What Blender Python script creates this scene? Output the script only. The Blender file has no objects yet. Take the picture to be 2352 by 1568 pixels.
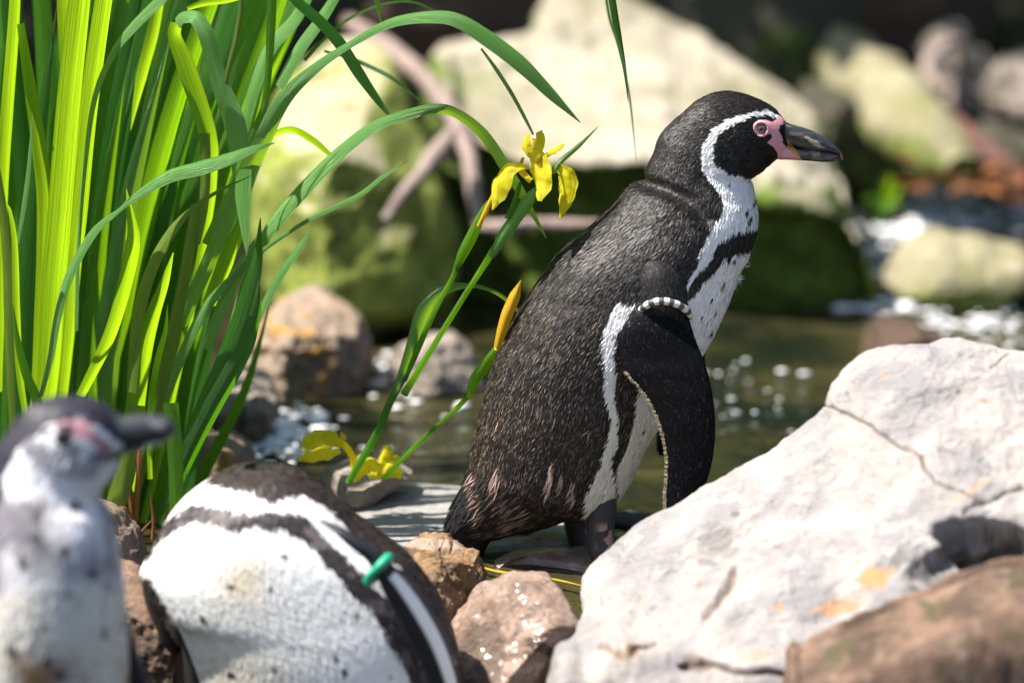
import bpy, math, random
import numpy as np
from mathutils import Vector
random.seed(7); RNG = np.random.default_rng(7)
S = bpy.context.scene
COL = S.collection

# ------------------------------------------------------------------ camera, sky, sun, exposure
PITCH = math.radians(13.0); LENS = 160.0
CAM = np.array([0.0, -5.85, 1.633])
cd = bpy.data.cameras.new('camera'); cam = bpy.data.objects.new('camera', cd); COL.objects.link(cam)
cam.location = CAM; cam.rotation_euler = (math.pi/2 - PITCH, 0, 0)
cd.lens = LENS; cd.sensor_width = 36; cd.clip_start = 0.1; cd.clip_end = 400
cd.dof.use_dof = True; cd.dof.focus_distance = 5.96; cd.dof.aperture_fstop = 1.65; cd.dof.aperture_blades = 0
S.camera = cam
SUN_EL, SUN_AZ = math.radians(60), math.radians(-96)      # azimuth measured from +Y towards +X
sd = np.array([math.cos(SUN_EL)*math.sin(SUN_AZ), math.cos(SUN_EL)*math.cos(SUN_AZ), math.sin(SUN_EL)])
w = bpy.data.worlds.new('World'); S.world = w; w.use_nodes = True
nt = w.node_tree; bg = nt.nodes['Background']
sky = nt.nodes.new('ShaderNodeTexSky'); sky.sky_type = 'NISHITA'; sky.sun_disc = False
sky.sun_elevation = SUN_EL; sky.sun_rotation = SUN_AZ; sky.air_density = 1.0; sky.dust_density = 1.5
nt.links.new(sky.outputs[0], bg.inputs[0]); bg.inputs[1].default_value = 0.072
sl = bpy.data.lights.new('sun', 'SUN'); sl.energy = 5.0; sl.angle = math.radians(0.5); sl.color = (1, 0.95, 0.86)
sun = bpy.data.objects.new('sun', sl); COL.objects.link(sun)
sun.rotation_euler = Vector(sd).to_track_quat('Z', 'Y').to_euler()
S.view_settings.view_transform = 'Standard'; S.view_settings.look = 'None'
S.view_settings.exposure = 1.55; S.view_settings.gamma = 1.0; S.view_settings.use_curve_mapping = False
S.cycles.max_bounces = 8; S.cycles.transparent_max_bounces = 8; S.cycles.caustics_reflective = False; S.cycles.caustics_refractive = False
S.cycles.sample_clamp_indirect = 6

# ------------------------------------------------------------------ helpers
K = 36/2352/LENS
cp, sp = math.cos(PITCH), math.sin(PITCH)
def ray(u, v):
    a = (np.asarray(u, float)-1176)*K; b = -(np.asarray(v, float)-784)*K
    return a, cp + b*sp, -sp + b*cp
def V(u, v, y):                                    # the point of the plane y = const that is seen at (u, v)
    dx, dy, dz = ray(u, v); t = (y - CAM[1])/dy
    return np.stack(np.broadcast_arrays(dx*t, CAM[1]+dy*t, CAM[2]+dz*t), -1)
def G(u, v, z=0.0):                                # the point of the level plane z = const
    dx, dy, dz = ray(u, v); t = (z - CAM[2])/dz
    return np.stack(np.broadcast_arrays(dx*t, CAM[1]+dy*t, CAM[2]+dz*t), -1)
def Q(P):                                          # inverse: 3-D point -> (u, v) of the layout sketch
    d = P - CAM; f = d[..., 1]*cp - d[..., 2]*sp; up = d[..., 1]*sp + d[..., 2]*cp
    return np.stack([1176 + d[..., 0]/f/K, 784 - up/f/K], -1)
def Qplane(P, y):
    P2 = P.copy(); P2[..., 1] = y; return Q(P2)

def Qsym(P, y0):                                   # the same for both flanks of a bird whose middle plane is y0
    P2 = P.copy(); P2[..., 1] = y0-np.abs(P[..., 1]-y0); return Q(P2)

def _h(ix, iy, iz, s):
    n = (ix*374761393 + iy*668265263 + iz*2147483647 + s*1274126177) & 0xffffffff
    n = ((n ^ (n >> 13))*1274126177) & 0xffffffff
    n = ((n ^ (n >> 15))*2246822519) & 0xffffffff
    return ((n ^ (n >> 16)) & 0xffff)/32767.5 - 1
def vnoise(P, s=0):
    P = np.asarray(P, float) + 1000.0
    i = np.floor(P).astype(np.int64); f = P - i; f = f*f*f*(f*(f*6-15)+10)
    r = 0
    for dx in (0, 1):
        wx = f[..., 0] if dx else 1-f[..., 0]
        for dy in (0, 1):
            wy = f[..., 1] if dy else 1-f[..., 1]
            for dz in (0, 1):
                wz = f[..., 2] if dz else 1-f[..., 2]
                r = r + wx*wy*wz*_h(i[..., 0]+dx, i[..., 1]+dy, i[..., 2]+dz, s)
    return r
def fbm(P, octv=5, s=0, ridged=False, gain=0.5):
    r = 0; a = 1; t = 0
    for o in range(octv):
        n = vnoise(np.asarray(P)*2.03**o, s+o*7)
        if ridged: n = 1-2*np.abs(n)
        r = r + a*n; t += a; a *= gain
    return r/t
def smooth(x, a, b):
    t = np.clip((x-a)/(b-a), 0, 1); return t*t*(3-2*t)
def catmull(A, n):
    """A: (k, ...) control values -> (n, ...) samples"""
    A = np.asarray(A, float); k = len(A)
    t = np.linspace(0, k-1, n); i = np.clip(np.floor(t).astype(int), 0, k-2); f = t-i
    g = lambda j: A[np.clip(j, 0, k-1)]
    p0, p1, p2, p3 = g(i-1), g(i), g(i+1), g(i+2)
    p0 = np.where((i == 0).reshape(-1, *[1]*(A.ndim-1)), 2*p1-p2, p0)
    p3 = np.where((i == k-2).reshape(-1, *[1]*(A.ndim-1)), 2*p2-p1, p3)
    f = f.reshape(-1, *[1]*(A.ndim-1))
    return 0.5*((2*p1)+(-p0+p2)*f+(2*p0-5*p1+4*p2-p3)*f*f+(-p0+3*p1-3*p2+p3)*f**3)
def inpoly(q, poly):
    poly = np.asarray(poly, float); x, y = q[..., 0], q[..., 1]; c = np.zeros(x.shape, bool)
    j = len(poly)-1
    for i in range(len(poly)):
        xi, yi = poly[i]; xj, yj = poly[j]
        if yi != yj:
            c ^= ((yi > y) != (yj > y)) & (x < (xj-xi)*(y-yi)/(yj-yi)+xi)
        j = i
    return c
def segdist(q, pts):
    d = np.full(q.shape[:-1], 1e9)
    for a, b in zip(pts[:-1], pts[1:]):
        a = np.array(a, float); b = np.array(b, float); ab = b-a
        t = np.clip(((q-a)@ab)/(ab@ab), 0, 1)
        d = np.minimum(d, np.linalg.norm(q-(a+t[..., None]*ab), axis=-1))
    return d

def mk(name, verts, faces, mat, parent=None, col=None, origin=None, smoothf=True, uv=None):
    """one mesh object; verts are given in world metres"""
    verts = np.asarray(verts, float).reshape(-1, 3)
    if parent is not None: org = np.array(parent['_org'])
    else:
        org = np.array(origin) if origin is not None else np.array([verts[:, 0].mean(), verts[:, 1].mean(), verts[:, 2].min()])
    me = bpy.data.meshes.new(name)
    faces = np.asarray(faces) if not isinstance(faces, list) else faces
    if isinstance(faces, np.ndarray):
        nf, k = faces.shape
        me.vertices.add(len(verts)); me.vertices.foreach_set('co', (verts-org).astype(np.float32).ravel())
        me.loops.add(nf*k); me.loops.foreach_set('vertex_index', faces.astype(np.int32).ravel())
        me.polygons.add(nf); me.polygons.foreach_set('loop_start', np.arange(0, nf*k, k, dtype=np.int32))
        me.update(calc_edges=True)
    else:
        me.from_pydata((verts-org).tolist(), [], faces)
    if smoothf: me.polygons.foreach_set('use_smooth', np.ones(len(me.polygons), bool))
    if col is not None:
        c = np.ones((len(verts), 4), np.float32); c[:, :col.shape[-1]] = col.reshape(len(verts), -1)
        at = me.color_attributes.new('Col', 'FLOAT_COLOR', 'POINT'); at.data.foreach_set('color', c.ravel())
    if uv is not None:
        a = me.attributes.new('lw', 'FLOAT_VECTOR', 'POINT')
        z = np.zeros((len(verts), 3), np.float32); z[:, :uv.shape[1]] = uv; a.data.foreach_set('vector', z.ravel())
    if mat is not None: me.materials.append(mat)
    o = bpy.data.objects.new(name, me); COL.objects.link(o)
    if parent is not None:
        o.parent = parent; o['_org'] = parent['_org']
    else:
        o.location = org; o['_org'] = [float(x) for x in org]
    return o
def thing(name, origin, label, cat, group=None):
    o = bpy.data.objects.new(name, None); COL.objects.link(o); o.location = origin
    o.empty_display_size = .05
    o['_org'] = [float(x) for x in origin]; return tag(o, label, cat, group)
def tag(o, label, cat, group=None, kind=None):
    o['label'] = label; o['category'] = cat
    if group: o['group'] = group
    if kind: o['kind'] = kind
    return o
def gridfaces(n, m, wrap=False, off=0):
    i = np.arange(n-1)[:, None]; j = np.arange(m if wrap else m-1)[None, :]; j2 = (j+1) % m
    a = i*m+j; b = i*m+j2; c = (i+1)*m+j2; d = (i+1)*m+j
    return np.stack(np.broadcast_arrays(a, b, c, d), -1).reshape(-1, 4)+off
def gnormals(P, wrap=False):
    du = np.gradient(P, axis=0)
    if wrap: dv = (np.roll(P, -1, 1)-np.roll(P, 1, 1))/2
    else: dv = np.gradient(P, axis=1)
    n = np.cross(du, dv); return n/(np.linalg.norm(n, axis=-1, keepdims=True)+1e-12)

# ------------------------------------------------------------------ materials
def N(nt, t, **kw):
    n = nt.nodes.new(t)
    for k, v in kw.items():
        if k.startswith('i_'):
            key = k[2:]; key = int(key) if key.isdigit() else key.replace('_', ' ')
            n.inputs[key].default_value = v
        else: setattr(n, k, v)
    return n
def base_mat(name, rough=.5, spec=.5, color=(.5, .5, .5)):
    m = bpy.data.materials.new(name); m.use_nodes = True; nt = m.node_tree; b = nt.nodes['Principled BSDF']
    b.inputs['Roughness'].default_value = rough; b.inputs['Specular IOR Level'].default_value = spec
    b.inputs['Base Color'].default_value = (*color, 1); return m, nt, b
def mixc(nt, fac, a, b, mode='MIX'):
    m = nt.nodes.new('ShaderNodeMix'); m.data_type = 'RGBA'; m.blend_type = mode
    for sock, val in ((m.inputs[0], fac), (m.inputs[6], a), (m.inputs[7], b)):
        if isinstance(val, (int, float)): sock.default_value = val
        elif isinstance(val, tuple): sock.default_value = (*val, 1)
        else: nt.links.new(val, sock)
    return m.outputs[2]
def ramp(nt, inp, a, b):
    r = nt.nodes.new('ShaderNodeMapRange'); r.inputs[1].default_value = a; r.inputs[2].default_value = b
    r.interpolation_type = 'SMOOTHSTEP'; nt.links.new(inp, r.inputs[0]); return r.outputs[0]
def noise(nt, scale, detail=6, rough=.6, vec=None, dist=0.0):
    n = nt.nodes.new('ShaderNodeTexNoise'); n.inputs['Scale'].default_value = scale; n.inputs['Detail'].default_value = detail
    n.inputs['Roughness'].default_value = rough; n.inputs['Distortion'].default_value = dist
    if vec is not None: nt.links.new(vec, n.inputs['Vector'])
    return n
def bump(nt, b, h, strength, dist):
    n = nt.nodes.new('ShaderNodeBump'); n.inputs['Strength'].default_value = strength; n.inputs['Distance'].default_value = dist
    nt.links.new(h, n.inputs['Height'])
    if b.inputs['Normal'].links: nt.links.new(b.inputs['Normal'].links[0].from_socket, n.inputs['Normal'])
    nt.links.new(n.outputs[0], b.inputs['Normal'])

def rock_mat(name, c1, c2, c3, dark=(.05, .04, .03), scale=9, moss=0.0, mossc=(.085, .12, .018), mosstop=False, rough=.8, wet=0.0, marks=False, bumpd=.006, lichen=None, spec=.35):
    m, nt, b = base_mat(name, rough, spec)
    tc = nt.nodes.new('ShaderNodeTexCoord'); v = tc.outputs['Object']
    n1 = noise(nt, scale, 8, .62, v, .3); n2 = noise(nt, scale*2.7, 8, .7, v); n3 = noise(nt, scale*11, 6, .7, v)
    c = mixc(nt, ramp(nt, n1.outputs[0], .38, .62), c1, c2)
    c = mixc(nt, ramp(nt, n2.outputs[0], .52, .72), c, c3)
    c = mixc(nt, ramp(nt, n3.outputs[0], .60, .74), c, dark)
    vo = nt.nodes.new('ShaderNodeTexVoronoi'); vo.inputs['Scale'].default_value = scale*6; nt.links.new(v, vo.inputs['Vector'])
    if lichen:
        n6 = noise(nt, scale*1.3, 7, .7, v, .6)
        c = mixc(nt, ramp(nt, n6.outputs[0], .55, .63), c, lichen)
    if moss > 0:
        n4 = noise(nt, scale*.55, 9, .7, v, .4); n5 = noise(nt, scale*5, 6, .7, v)
        mc = mixc(nt, ramp(nt, n5.outputs[0], .35, .7), mossc, tuple(x*2.2 for x in mossc))
        geo = nt.nodes.new('ShaderNodeNewGeometry'); sep = nt.nodes.new('ShaderNodeSeparateXYZ'); nt.links.new(geo.outputs['Normal'], sep.inputs[0])
        ma = nt.nodes.new('ShaderNodeMath'); ma.operation = 'MULTIPLY_ADD'
        nt.links.new(sep.outputs[2], ma.inputs[0]); ma.inputs[1].default_value = .28 if mosstop else -.26; nt.links.new(n4.outputs[0], ma.inputs[2])
        c = mixc(nt, ramp(nt, ma.outputs[0], .62-moss*.5, .74-moss*.5), c, mc)
    if marks:
        at = nt.nodes.new('ShaderNodeVertexColor'); at.layer_name = 'Col'
        c = mixc(nt, at.outputs['Alpha'], c, at.outputs['Color'])
        # alpha 0 = plain rock
    nt.links.new(c, b.inputs['Base Color'])
    bump(nt, b, n2.outputs[0], .8, bumpd*2); bump(nt, b, n3.outputs[0], .7, bumpd)
    if wet > 0:
        b.inputs['Coat Weight'].default_value = wet; b.inputs['Coat Roughness'].default_value = .12
        nt.links.new(ramp(nt, n2.outputs[0], .2, .8), b.inputs['Coat Weight'])
    return m

def leaf_mat(name, c1, c2, trans=(.35, .55, .02), tw=.45, rough=.38, fleck=.0):
    m, nt, b = base_mat(name, rough, .5)
    at = nt.nodes.new('ShaderNodeAttribute'); at.attribute_name = 'lw'
    sep = nt.nodes.new('ShaderNodeSeparateXYZ'); nt.links.new(at.outputs['Vector'], sep.inputs[0])
    # fibres run along the leaf: x = across, y = along
    mp = nt.nodes.new('ShaderNodeMapping'); mp.inputs['Scale'].default_value = (14, 1.2, 1); nt.links.new(at.outputs['Vector'], mp.inputs[0])
    oi = nt.nodes.new('ShaderNodeObjectInfo')
    va = nt.nodes.new('ShaderNodeVectorMath'); va.operation = 'ADD'; nt.links.new(mp.outputs[0], va.inputs[0]); nt.links.new(oi.outputs['Random'], va.inputs[1])
    n1 = noise(nt, 1.0, 4, .6, va.outputs[0])
    mp2 = nt.nodes.new('ShaderNodeMapping'); mp2.inputs['Scale'].default_value = (1, 3, 1); nt.links.new(at.outputs['Vector'], mp2.inputs[0])
    n2 = noise(nt, 2.0, 5, .6, mp2.outputs[0])
    c = mixc(nt, ramp(nt, n1.outputs[0], .3, .7), c1, c2)
    c = mixc(nt, ramp(nt, n2.outputs[0], .62, .8), c, tuple(min(1, x*1.5+.02) for x in c2))
    tipm = nt.nodes.new('ShaderNodeMath'); tipm.operation = 'MULTIPLY_ADD'; nt.links.new(oi.outputs['Random'], tipm.inputs[0]); tipm.inputs[1].default_value = .06; nt.links.new(sep.outputs[2], tipm.inputs[2])
    tf = ramp(nt, tipm.outputs[0], 1.0, 1.04); c = mixc(nt, tf, c, (.16, .10, .03))
    nt.links.new(c, b.inputs['Base Color'])
    tr = nt.nodes.new('ShaderNodeBsdfTranslucent')
    tcx = mixc(nt, ramp(nt, n1.outputs[0], .3, .7), trans, tuple(x*(.8 if trans[0] > .8 else .45) for x in trans)); nt.links.new(tcx, tr.inputs[0])
    ms = nt.nodes.new('ShaderNodeMixShader'); ms.inputs[0].default_value = tw
    nt.links.new(b.outputs[0], ms.inputs[1]); nt.links.new(tr.outputs[0], ms.inputs[2])
    nt.links.new(ms.outputs[0], nt.nodes['Material Output'].inputs[0])
    bump(nt, b, n1.outputs[0], .9, .003)
    return m

def feather_mat():
    m, nt, b = base_mat('feather', .5, .5)
    at = nt.nodes.new('ShaderNodeVertexColor'); at.layer_name = 'Col'; nt.links.new(at.outputs[0], b.inputs['Base Color'])
    sr = ramp(nt, at.outputs[0], .0054, .0085); mr = N(nt, 'ShaderNodeMath', operation='MULTIPLY'); nt.links.new(sr, mr.inputs[0]); mr.inputs[1].default_value = .30; nt.links.new(mr.outputs[0], b.inputs['Specular IOR Level'])
    return m
M = {}
M['feather'] = feather_mat()
m, nt, b = base_mat('skin', .5, .4); at = N(nt, 'ShaderNodeVertexColor', layer_name='Col'); nt.links.new(at.outputs[0], b.inputs[0])
vo = N(nt, 'ShaderNodeTexVoronoi'); vo.inputs['Scale'].default_value = 420; tcn = N(nt, 'ShaderNodeTexCoord'); nt.links.new(tcn.outputs['Object'], vo.inputs['Vector'])
bump(nt, b, vo.outputs[0], .6, .0012); M['skin'] = m
m, nt, b = base_mat('horn', .22, .6); at = N(nt, 'ShaderNodeVertexColor', layer_name='Col'); nt.links.new(at.outputs[0], b.inputs[0])
tcn = N(nt, 'ShaderNodeTexCoord'); mpn = N(nt, 'ShaderNodeMapping'); mpn.inputs['Scale'].default_value = (60, 200, 330); mpn.inputs['Rotation'].default_value = (0, .35, 0)
nt.links.new(tcn.outputs['Object'], mpn.inputs[0]); nn = noise(nt, 1, 5, .6, mpn.outputs[0]); bump(nt, b, nn.outputs[0], .6, .0015); M['horn'] = m
M['eye'] = base_mat('eye_iris', .12, .6, (.16, .13, .12))[0]; M['pupil'] = base_mat('pupil', .05, .8, (.004, .004, .004))[0]
M['bead_white'] = base_mat('bead_white', .35, .5, (.62, .61, .58))[0]; M['bead_grey'] = base_mat('bead_grey', .4, .4, (.06, .063, .055))[0]
M['bead_orange'] = base_mat('bead_orange', .35, .5, (.55, .24, .05))[0]; M['green_ring'] = base_mat('green_ring', .5, .5, (.005, .28, .16))[0]
M['rock_white'] = rock_mat('rock_white', (.37, .33, .305), (.235, .22, .225), (.46, .415, .38), dark=(.11, .085, .065), scale=8, marks=True, bumpd=.009, rough=.62, spec=.5)
M['rock_brown'] = rock_mat('rock_brown', (.27, .165, .115), (.10, .062, .042), (.38, .27, .21), dark=(.035, .025, .016), scale=13, bumpd=.012, lichen=(.10, .085, .04))
M['rock_crag'] = rock_mat('rock_crag', (.33, .20, .105), (.11, .065, .03), (.50, .35, .23), dark=(.025, .016, .01), scale=22, lichen=(.40, .19, .06), bumpd=.008, rough=.55, marks=True)
M['rock_pink'] = rock_mat('rock_pink', (.42, .30, .24), (.24, .155, .115), (.52, .40, .34), dark=(.07, .045, .03), scale=13, bumpd=.010, wet=.6, rough=.5, marks=True)
M['rock_slab'] = rock_mat('rock_slab', (.30, .29, .28), (.24, .235, .23), (.42, .38, .33), dark=(.12, .10, .08), scale=9, rough=.55, wet=.2, marks=True)
M['rock_moss'] = rock_mat('rock_moss', (.34, .30, .20), (.26, .23, .13), (.42, .38, .28), dark=(.10, .09, .04), scale=4.0, moss=.80, mossc=(.10, .12, .018), rough=.9)
M['rock_cream'] = rock_mat('rock_cream', (.32, .28, .225), (.21, .19, .125), (.38, .335, .26), dark=(.10, .09, .045), scale=5, moss=.60, mossc=(.05, .075, .008), rough=.9)
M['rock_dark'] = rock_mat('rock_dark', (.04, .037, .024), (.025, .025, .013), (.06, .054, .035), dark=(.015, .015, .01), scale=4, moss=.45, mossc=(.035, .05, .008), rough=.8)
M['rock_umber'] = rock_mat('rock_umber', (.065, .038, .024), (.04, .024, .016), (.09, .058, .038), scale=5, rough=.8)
M['rock_lichen'] = rock_mat('rock_lichen', (.27, .20, .15), (.17, .12, .09), (.36, .28, .23), dark=(.06, .05, .03), scale=10, lichen=(.42, .22, .04), rough=.8)
M['rock_grey'] = rock_mat('rock_grey', (.30, .245, .21), (.18, .15, .12), (.38, .32, .29), dark=(.06, .05, .04), scale=12, rough=.6)
M['log'] = rock_mat('log_moss', (.26, .23, .15), (.16, .15, .07), (.34, .30, .22), dark=(.07, .065, .03), scale=7, moss=.45, mossc=(.10, .12, .025), rough=.9)
M['bark'] = rock_mat('bark', (.34, .26, .23), (.24, .17, .15), (.42, .34, .31), dark=(.10, .07, .06), scale=18, rough=.8)
M['bark_red'] = rock_mat('bark_red', (.16, .07, .055), (.10, .045, .04), (.24, .12, .10), dark=(.04, .02, .02), scale=18, rough=.6)
M['terrain'] = rock_mat('terrain', (.045, .035, .022), (.03, .025, .015), (.07, .055, .035), dark=(.01, .01, .008), scale=6, moss=.25, mossc=(.03, .045, .008), rough=.9)
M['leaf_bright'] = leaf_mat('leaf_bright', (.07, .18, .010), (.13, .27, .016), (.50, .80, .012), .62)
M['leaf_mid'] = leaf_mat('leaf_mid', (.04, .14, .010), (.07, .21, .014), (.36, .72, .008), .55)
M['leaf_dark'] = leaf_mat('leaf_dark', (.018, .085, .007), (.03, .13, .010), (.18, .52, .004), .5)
M['leaf_sheen'] = leaf_mat('leaf_sheen', (.07, .21, .04), (.15, .33, .09), (.40, .70, .02), .38, rough=.30)  # bluish leaf green, lightened to stand in for sky sheen
M['leaf_olive'] = leaf_mat('leaf_olive', (.10, .17, .014), (.15, .23, .018), (.36, .52, .02), .35)
M['petal'] = leaf_mat('petal', (.93, .78, .01), (.95, .85, .03), (1.0, .90, .008), .6, rough=.5)
M['petal_orange'] = leaf_mat('petal_orange', (.62, .36, .012), (.72, .50, .015), (.9, .6, .01), .35, rough=.5)
M['dead_leaf'] = leaf_mat('dead_leaf', (.32, .10, .03), (.42, .17, .06), (.5, .18, .03), .25, rough=.45)
M['foam_glints'] = base_mat('foam_glints', .12, .8, (.90, .90, .92))[0]
M['down'] = base_mat('down', .8, .3, (.85, .84, .8))[0]

def water_mat():
    m, nt, b = base_mat('stream_water', .06, .5)
    tc = N(nt, 'ShaderNodeTexCoord'); v = tc.outputs['Object']
    n1 = noise(nt, 2.2, 6, .6, v, .5); n2 = noise(nt, 7, 6, .65, v)
    c = mixc(nt, ramp(nt, n1.outputs[0], .38, .64), (.005, .008, .005), (.036, .032, .012))
    c = mixc(nt, ramp(nt, n2.outputs[0], .55, .75), c, (.10, .07, .03))
    nt.links.new(c, b.inputs['Base Color']); b.inputs['IOR'].default_value = 1.333
    mp = N(nt, 'ShaderNodeMapping'); mp.inputs['Scale'].default_value = (1, 1.5, 1); nt.links.new(v, mp.inputs[0])
    r1 = noise(nt, 16, 4, .55, mp.outputs[0], .4); bump(nt, b, r1.outputs[0], .7, .03)
    r2 = noise(nt, 60, 3, .5, mp.outputs[0], .3); bump(nt, b, r2.outputs[0], .5, .006)
    return m
M['water'] = water_mat()

# ------------------------------------------------------------------ setting: terrain and water
def terrain():
    xs = np.concatenate([np.linspace(-60, -4, 40), np.linspace(-3.8, 3.8, 140), np.linspace(4, 60, 40)])
    ys = np.concatenate([np.linspace(-60, -6, 24), np.linspace(-5.8, 8, 200), np.linspace(8.3, 90, 50)])
    X, Y = np.meshgrid(xs, ys, indexing='ij')
    P = np.stack([X, Y, 0*X], -1)
    z = -0.16 + .04*fbm(P*2.2, 5, 3) - .55*smooth(-Y, .16, .46)
    bank = smooth(Y, 3.2+.5*vnoise(P*.8, 5), 6.5) * 1.1 + smooth(Y, 6, 30)*9
    near = smooth(-Y, .9, 2.5)*.05 + smooth(np.abs(X), 2.6, 6)*.9
    z = z + bank +  smooth(np.abs(X)-1.6, 0, 5)*.5*(1+.3*fbm(P, 4, 8)) + smooth(np.abs(X), 10, 60)*6
    z += fbm(P*.9, 5, 11)*.12*smooth(Y, 3, 5)
    P[..., 2] = z
    o = mk('ground', P, gridfaces(len(xs), len(ys)), M['terrain'], origin=(0, 0, 0)); o['kind'] = 'structure'
terrain()
def riffle(P):
    """turbulence of the stream surface, 0..1"""
    q = Q(P); r = np.zeros(P.shape[:-1])
    for (cu, cv, ru, rv, a) in ((600, 1000, 230, 90, 1), (960, 840, 120, 70, .9), (2150, 560, 260, 190, 1), (2100, 700, 200, 60, .9), (880, 900, 260, 70, .4)):
        r = np.maximum(r, a*np.exp(-(((q[..., 0]-cu)/ru)**2+((q[..., 1]-cv)/rv)**2)))
    return r
def water():
    xs = np.concatenate([np.linspace(-7, -1.2, 60), np.linspace(-1.18, 1.6, 420), np.linspace(1.62, 7, 60)])
    ys = np.concatenate([np.linspace(-5, -.8, 40), np.linspace(-.78, 3.4, 460), np.linspace(3.45, 9, 50)])
    X, Y = np.meshgrid(xs, ys, indexing='ij'); P = np.stack([X, Y, 0*X], -1)
    r = riffle(P)
    z = (.0040+.014*r)*fbm(P*np.array([9, 14, 1.]), 4, 21)
    z = z - .012 - .5*smooth(-Y, .25, .42)
    P[..., 2] = z
    o = mk('water', P, gridfaces(len(xs), len(ys)), M['water'], origin=(0, 0, 0)); o['kind'] = 'structure'
water()

# ------------------------------------------------------------------ rocks
def displace(P, N_, amp, scale, seed, ridged=.5, wrap=False):
    d = fbm(P*scale, 6, seed)*(1-ridged) + ridged*(fbm(P*scale*.8+5, 5, seed+50, True)-.42)
    d2 = fbm(P*scale*5, 5, seed+9); d2 = .5*d2+.5*(fbm(P*scale*4, 4, seed+19, True)-.42)
    return P + N_*(amp*(d + .33*d2))[..., None]
def patch_rock(name, rows, mat, nr, nc, amp, scale, seed, label, carves=(), cracks=(), marks=(), group=None, back=.35, zb=-.2, drop=.12, closed=True):
    """rows[i][j] = (u, v, y): control net from ridge (row 0) to foot; the back and the ends are closed down to the bed"""
    C = np.array([[V(*p) for p in r] for r in rows])
    bk = C[0].copy(); bk[:, 1] += back; bk[:, 2] = np.minimum(bk[:, 2]-drop, (bk[:, 2]+zb)/2)
    bk2 = bk.copy(); bk2[:, 1] += .06; bk2[:, 2] = zb
    ft = C[-1].copy(); ft[:, 2] = np.minimum(zb, ft[:, 2]-.05)
    cr = C[0].copy(); cr[:, 1] += back*.13; cr[:, 2] -= drop*.07; cr2 = C[0].copy(); cr2[:, 1] += back*.4; cr2[:, 2] -= drop*.32
    C = np.concatenate([bk2[None], bk[None], cr2[None], cr[None], C, ft[None]])
    if closed:
        for end in (0, -1):
            e = C[:, end].copy(); s = -1 if end == 0 else 1
            e1 = e.copy(); e1[:, 0] += s*.03; e1[:, 1] = e1[:, 1]*.4 + e1[1, 1]*.6; e1[:, 2] = e1[:, 2]*.55 + zb*.45
            C = np.concatenate([e1[:, None], C] if end == 0 else [C, e1[:, None]], 1)
    P = catmull(C, nr); P = np.swapaxes(catmull(np.swapaxes(P, 0, 1), nc), 0, 1)
    n = gnormals(P)
    if n[nr//2, nc//2, 1] > 0: n = -n
    P = displace(P, n, amp, scale, seed)
    q = Q(P); col = np.zeros((*P.shape[:-1], 4))
    for (cu, cv, ru, rv, rot, dep) in carves:
        c, s = math.cos(rot), math.sin(rot); x = q[..., 0]-cu; y = q[..., 1]-cv
        d = ((c*x+s*y)/ru)**2 + ((-s*x+c*y)/rv)**2
        d = d*(1+.5*fbm(P*25, 4, 77))
        P = P - n*(dep*smooth(-d, -1.3, -.5))[..., None]
    for (pts, wpx, dep, c) in cracks:
        dd = segdist(q+np.stack([fbm(P*40, 3, 5), fbm(P*40, 3, 6)], -1)*12, pts); f = smooth(-dd, -wpx, 0)
        P = P - n*(dep*f)[..., None]
        if c is not None:
            col[..., :3] = np.where((f > .15)[..., None], c, col[..., :3]); col[..., 3] = np.maximum(col[..., 3], .85*smooth(f, .1, .8))
    for (cu, cv, ru, rv, rot, c, a) in marks:
        c_, s_ = math.cos(rot), math.sin(rot); x = q[..., 0]-cu; y = q[..., 1]-cv
        d = np.sqrt(((c_*x+s_*y)/ru)**2 + ((-s_*x+c_*y)/rv)**2) + 1.5*fbm(P*34, 6, int(cu) % 90, gain=.65)
        f = a*smooth(-d, -1.1, -.55); wgt = f[..., None] > col[..., 3:]
        col[..., :3] = np.where(wgt, c, col[..., :3]); col[..., 3] = np.maximum(col[..., 3], f)
    f = gridfaces(nr, nc)[:, ::-1]
    o = mk(name, P, f, mat, col=col); tag(o, label, 'rock', group); return o
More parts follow.
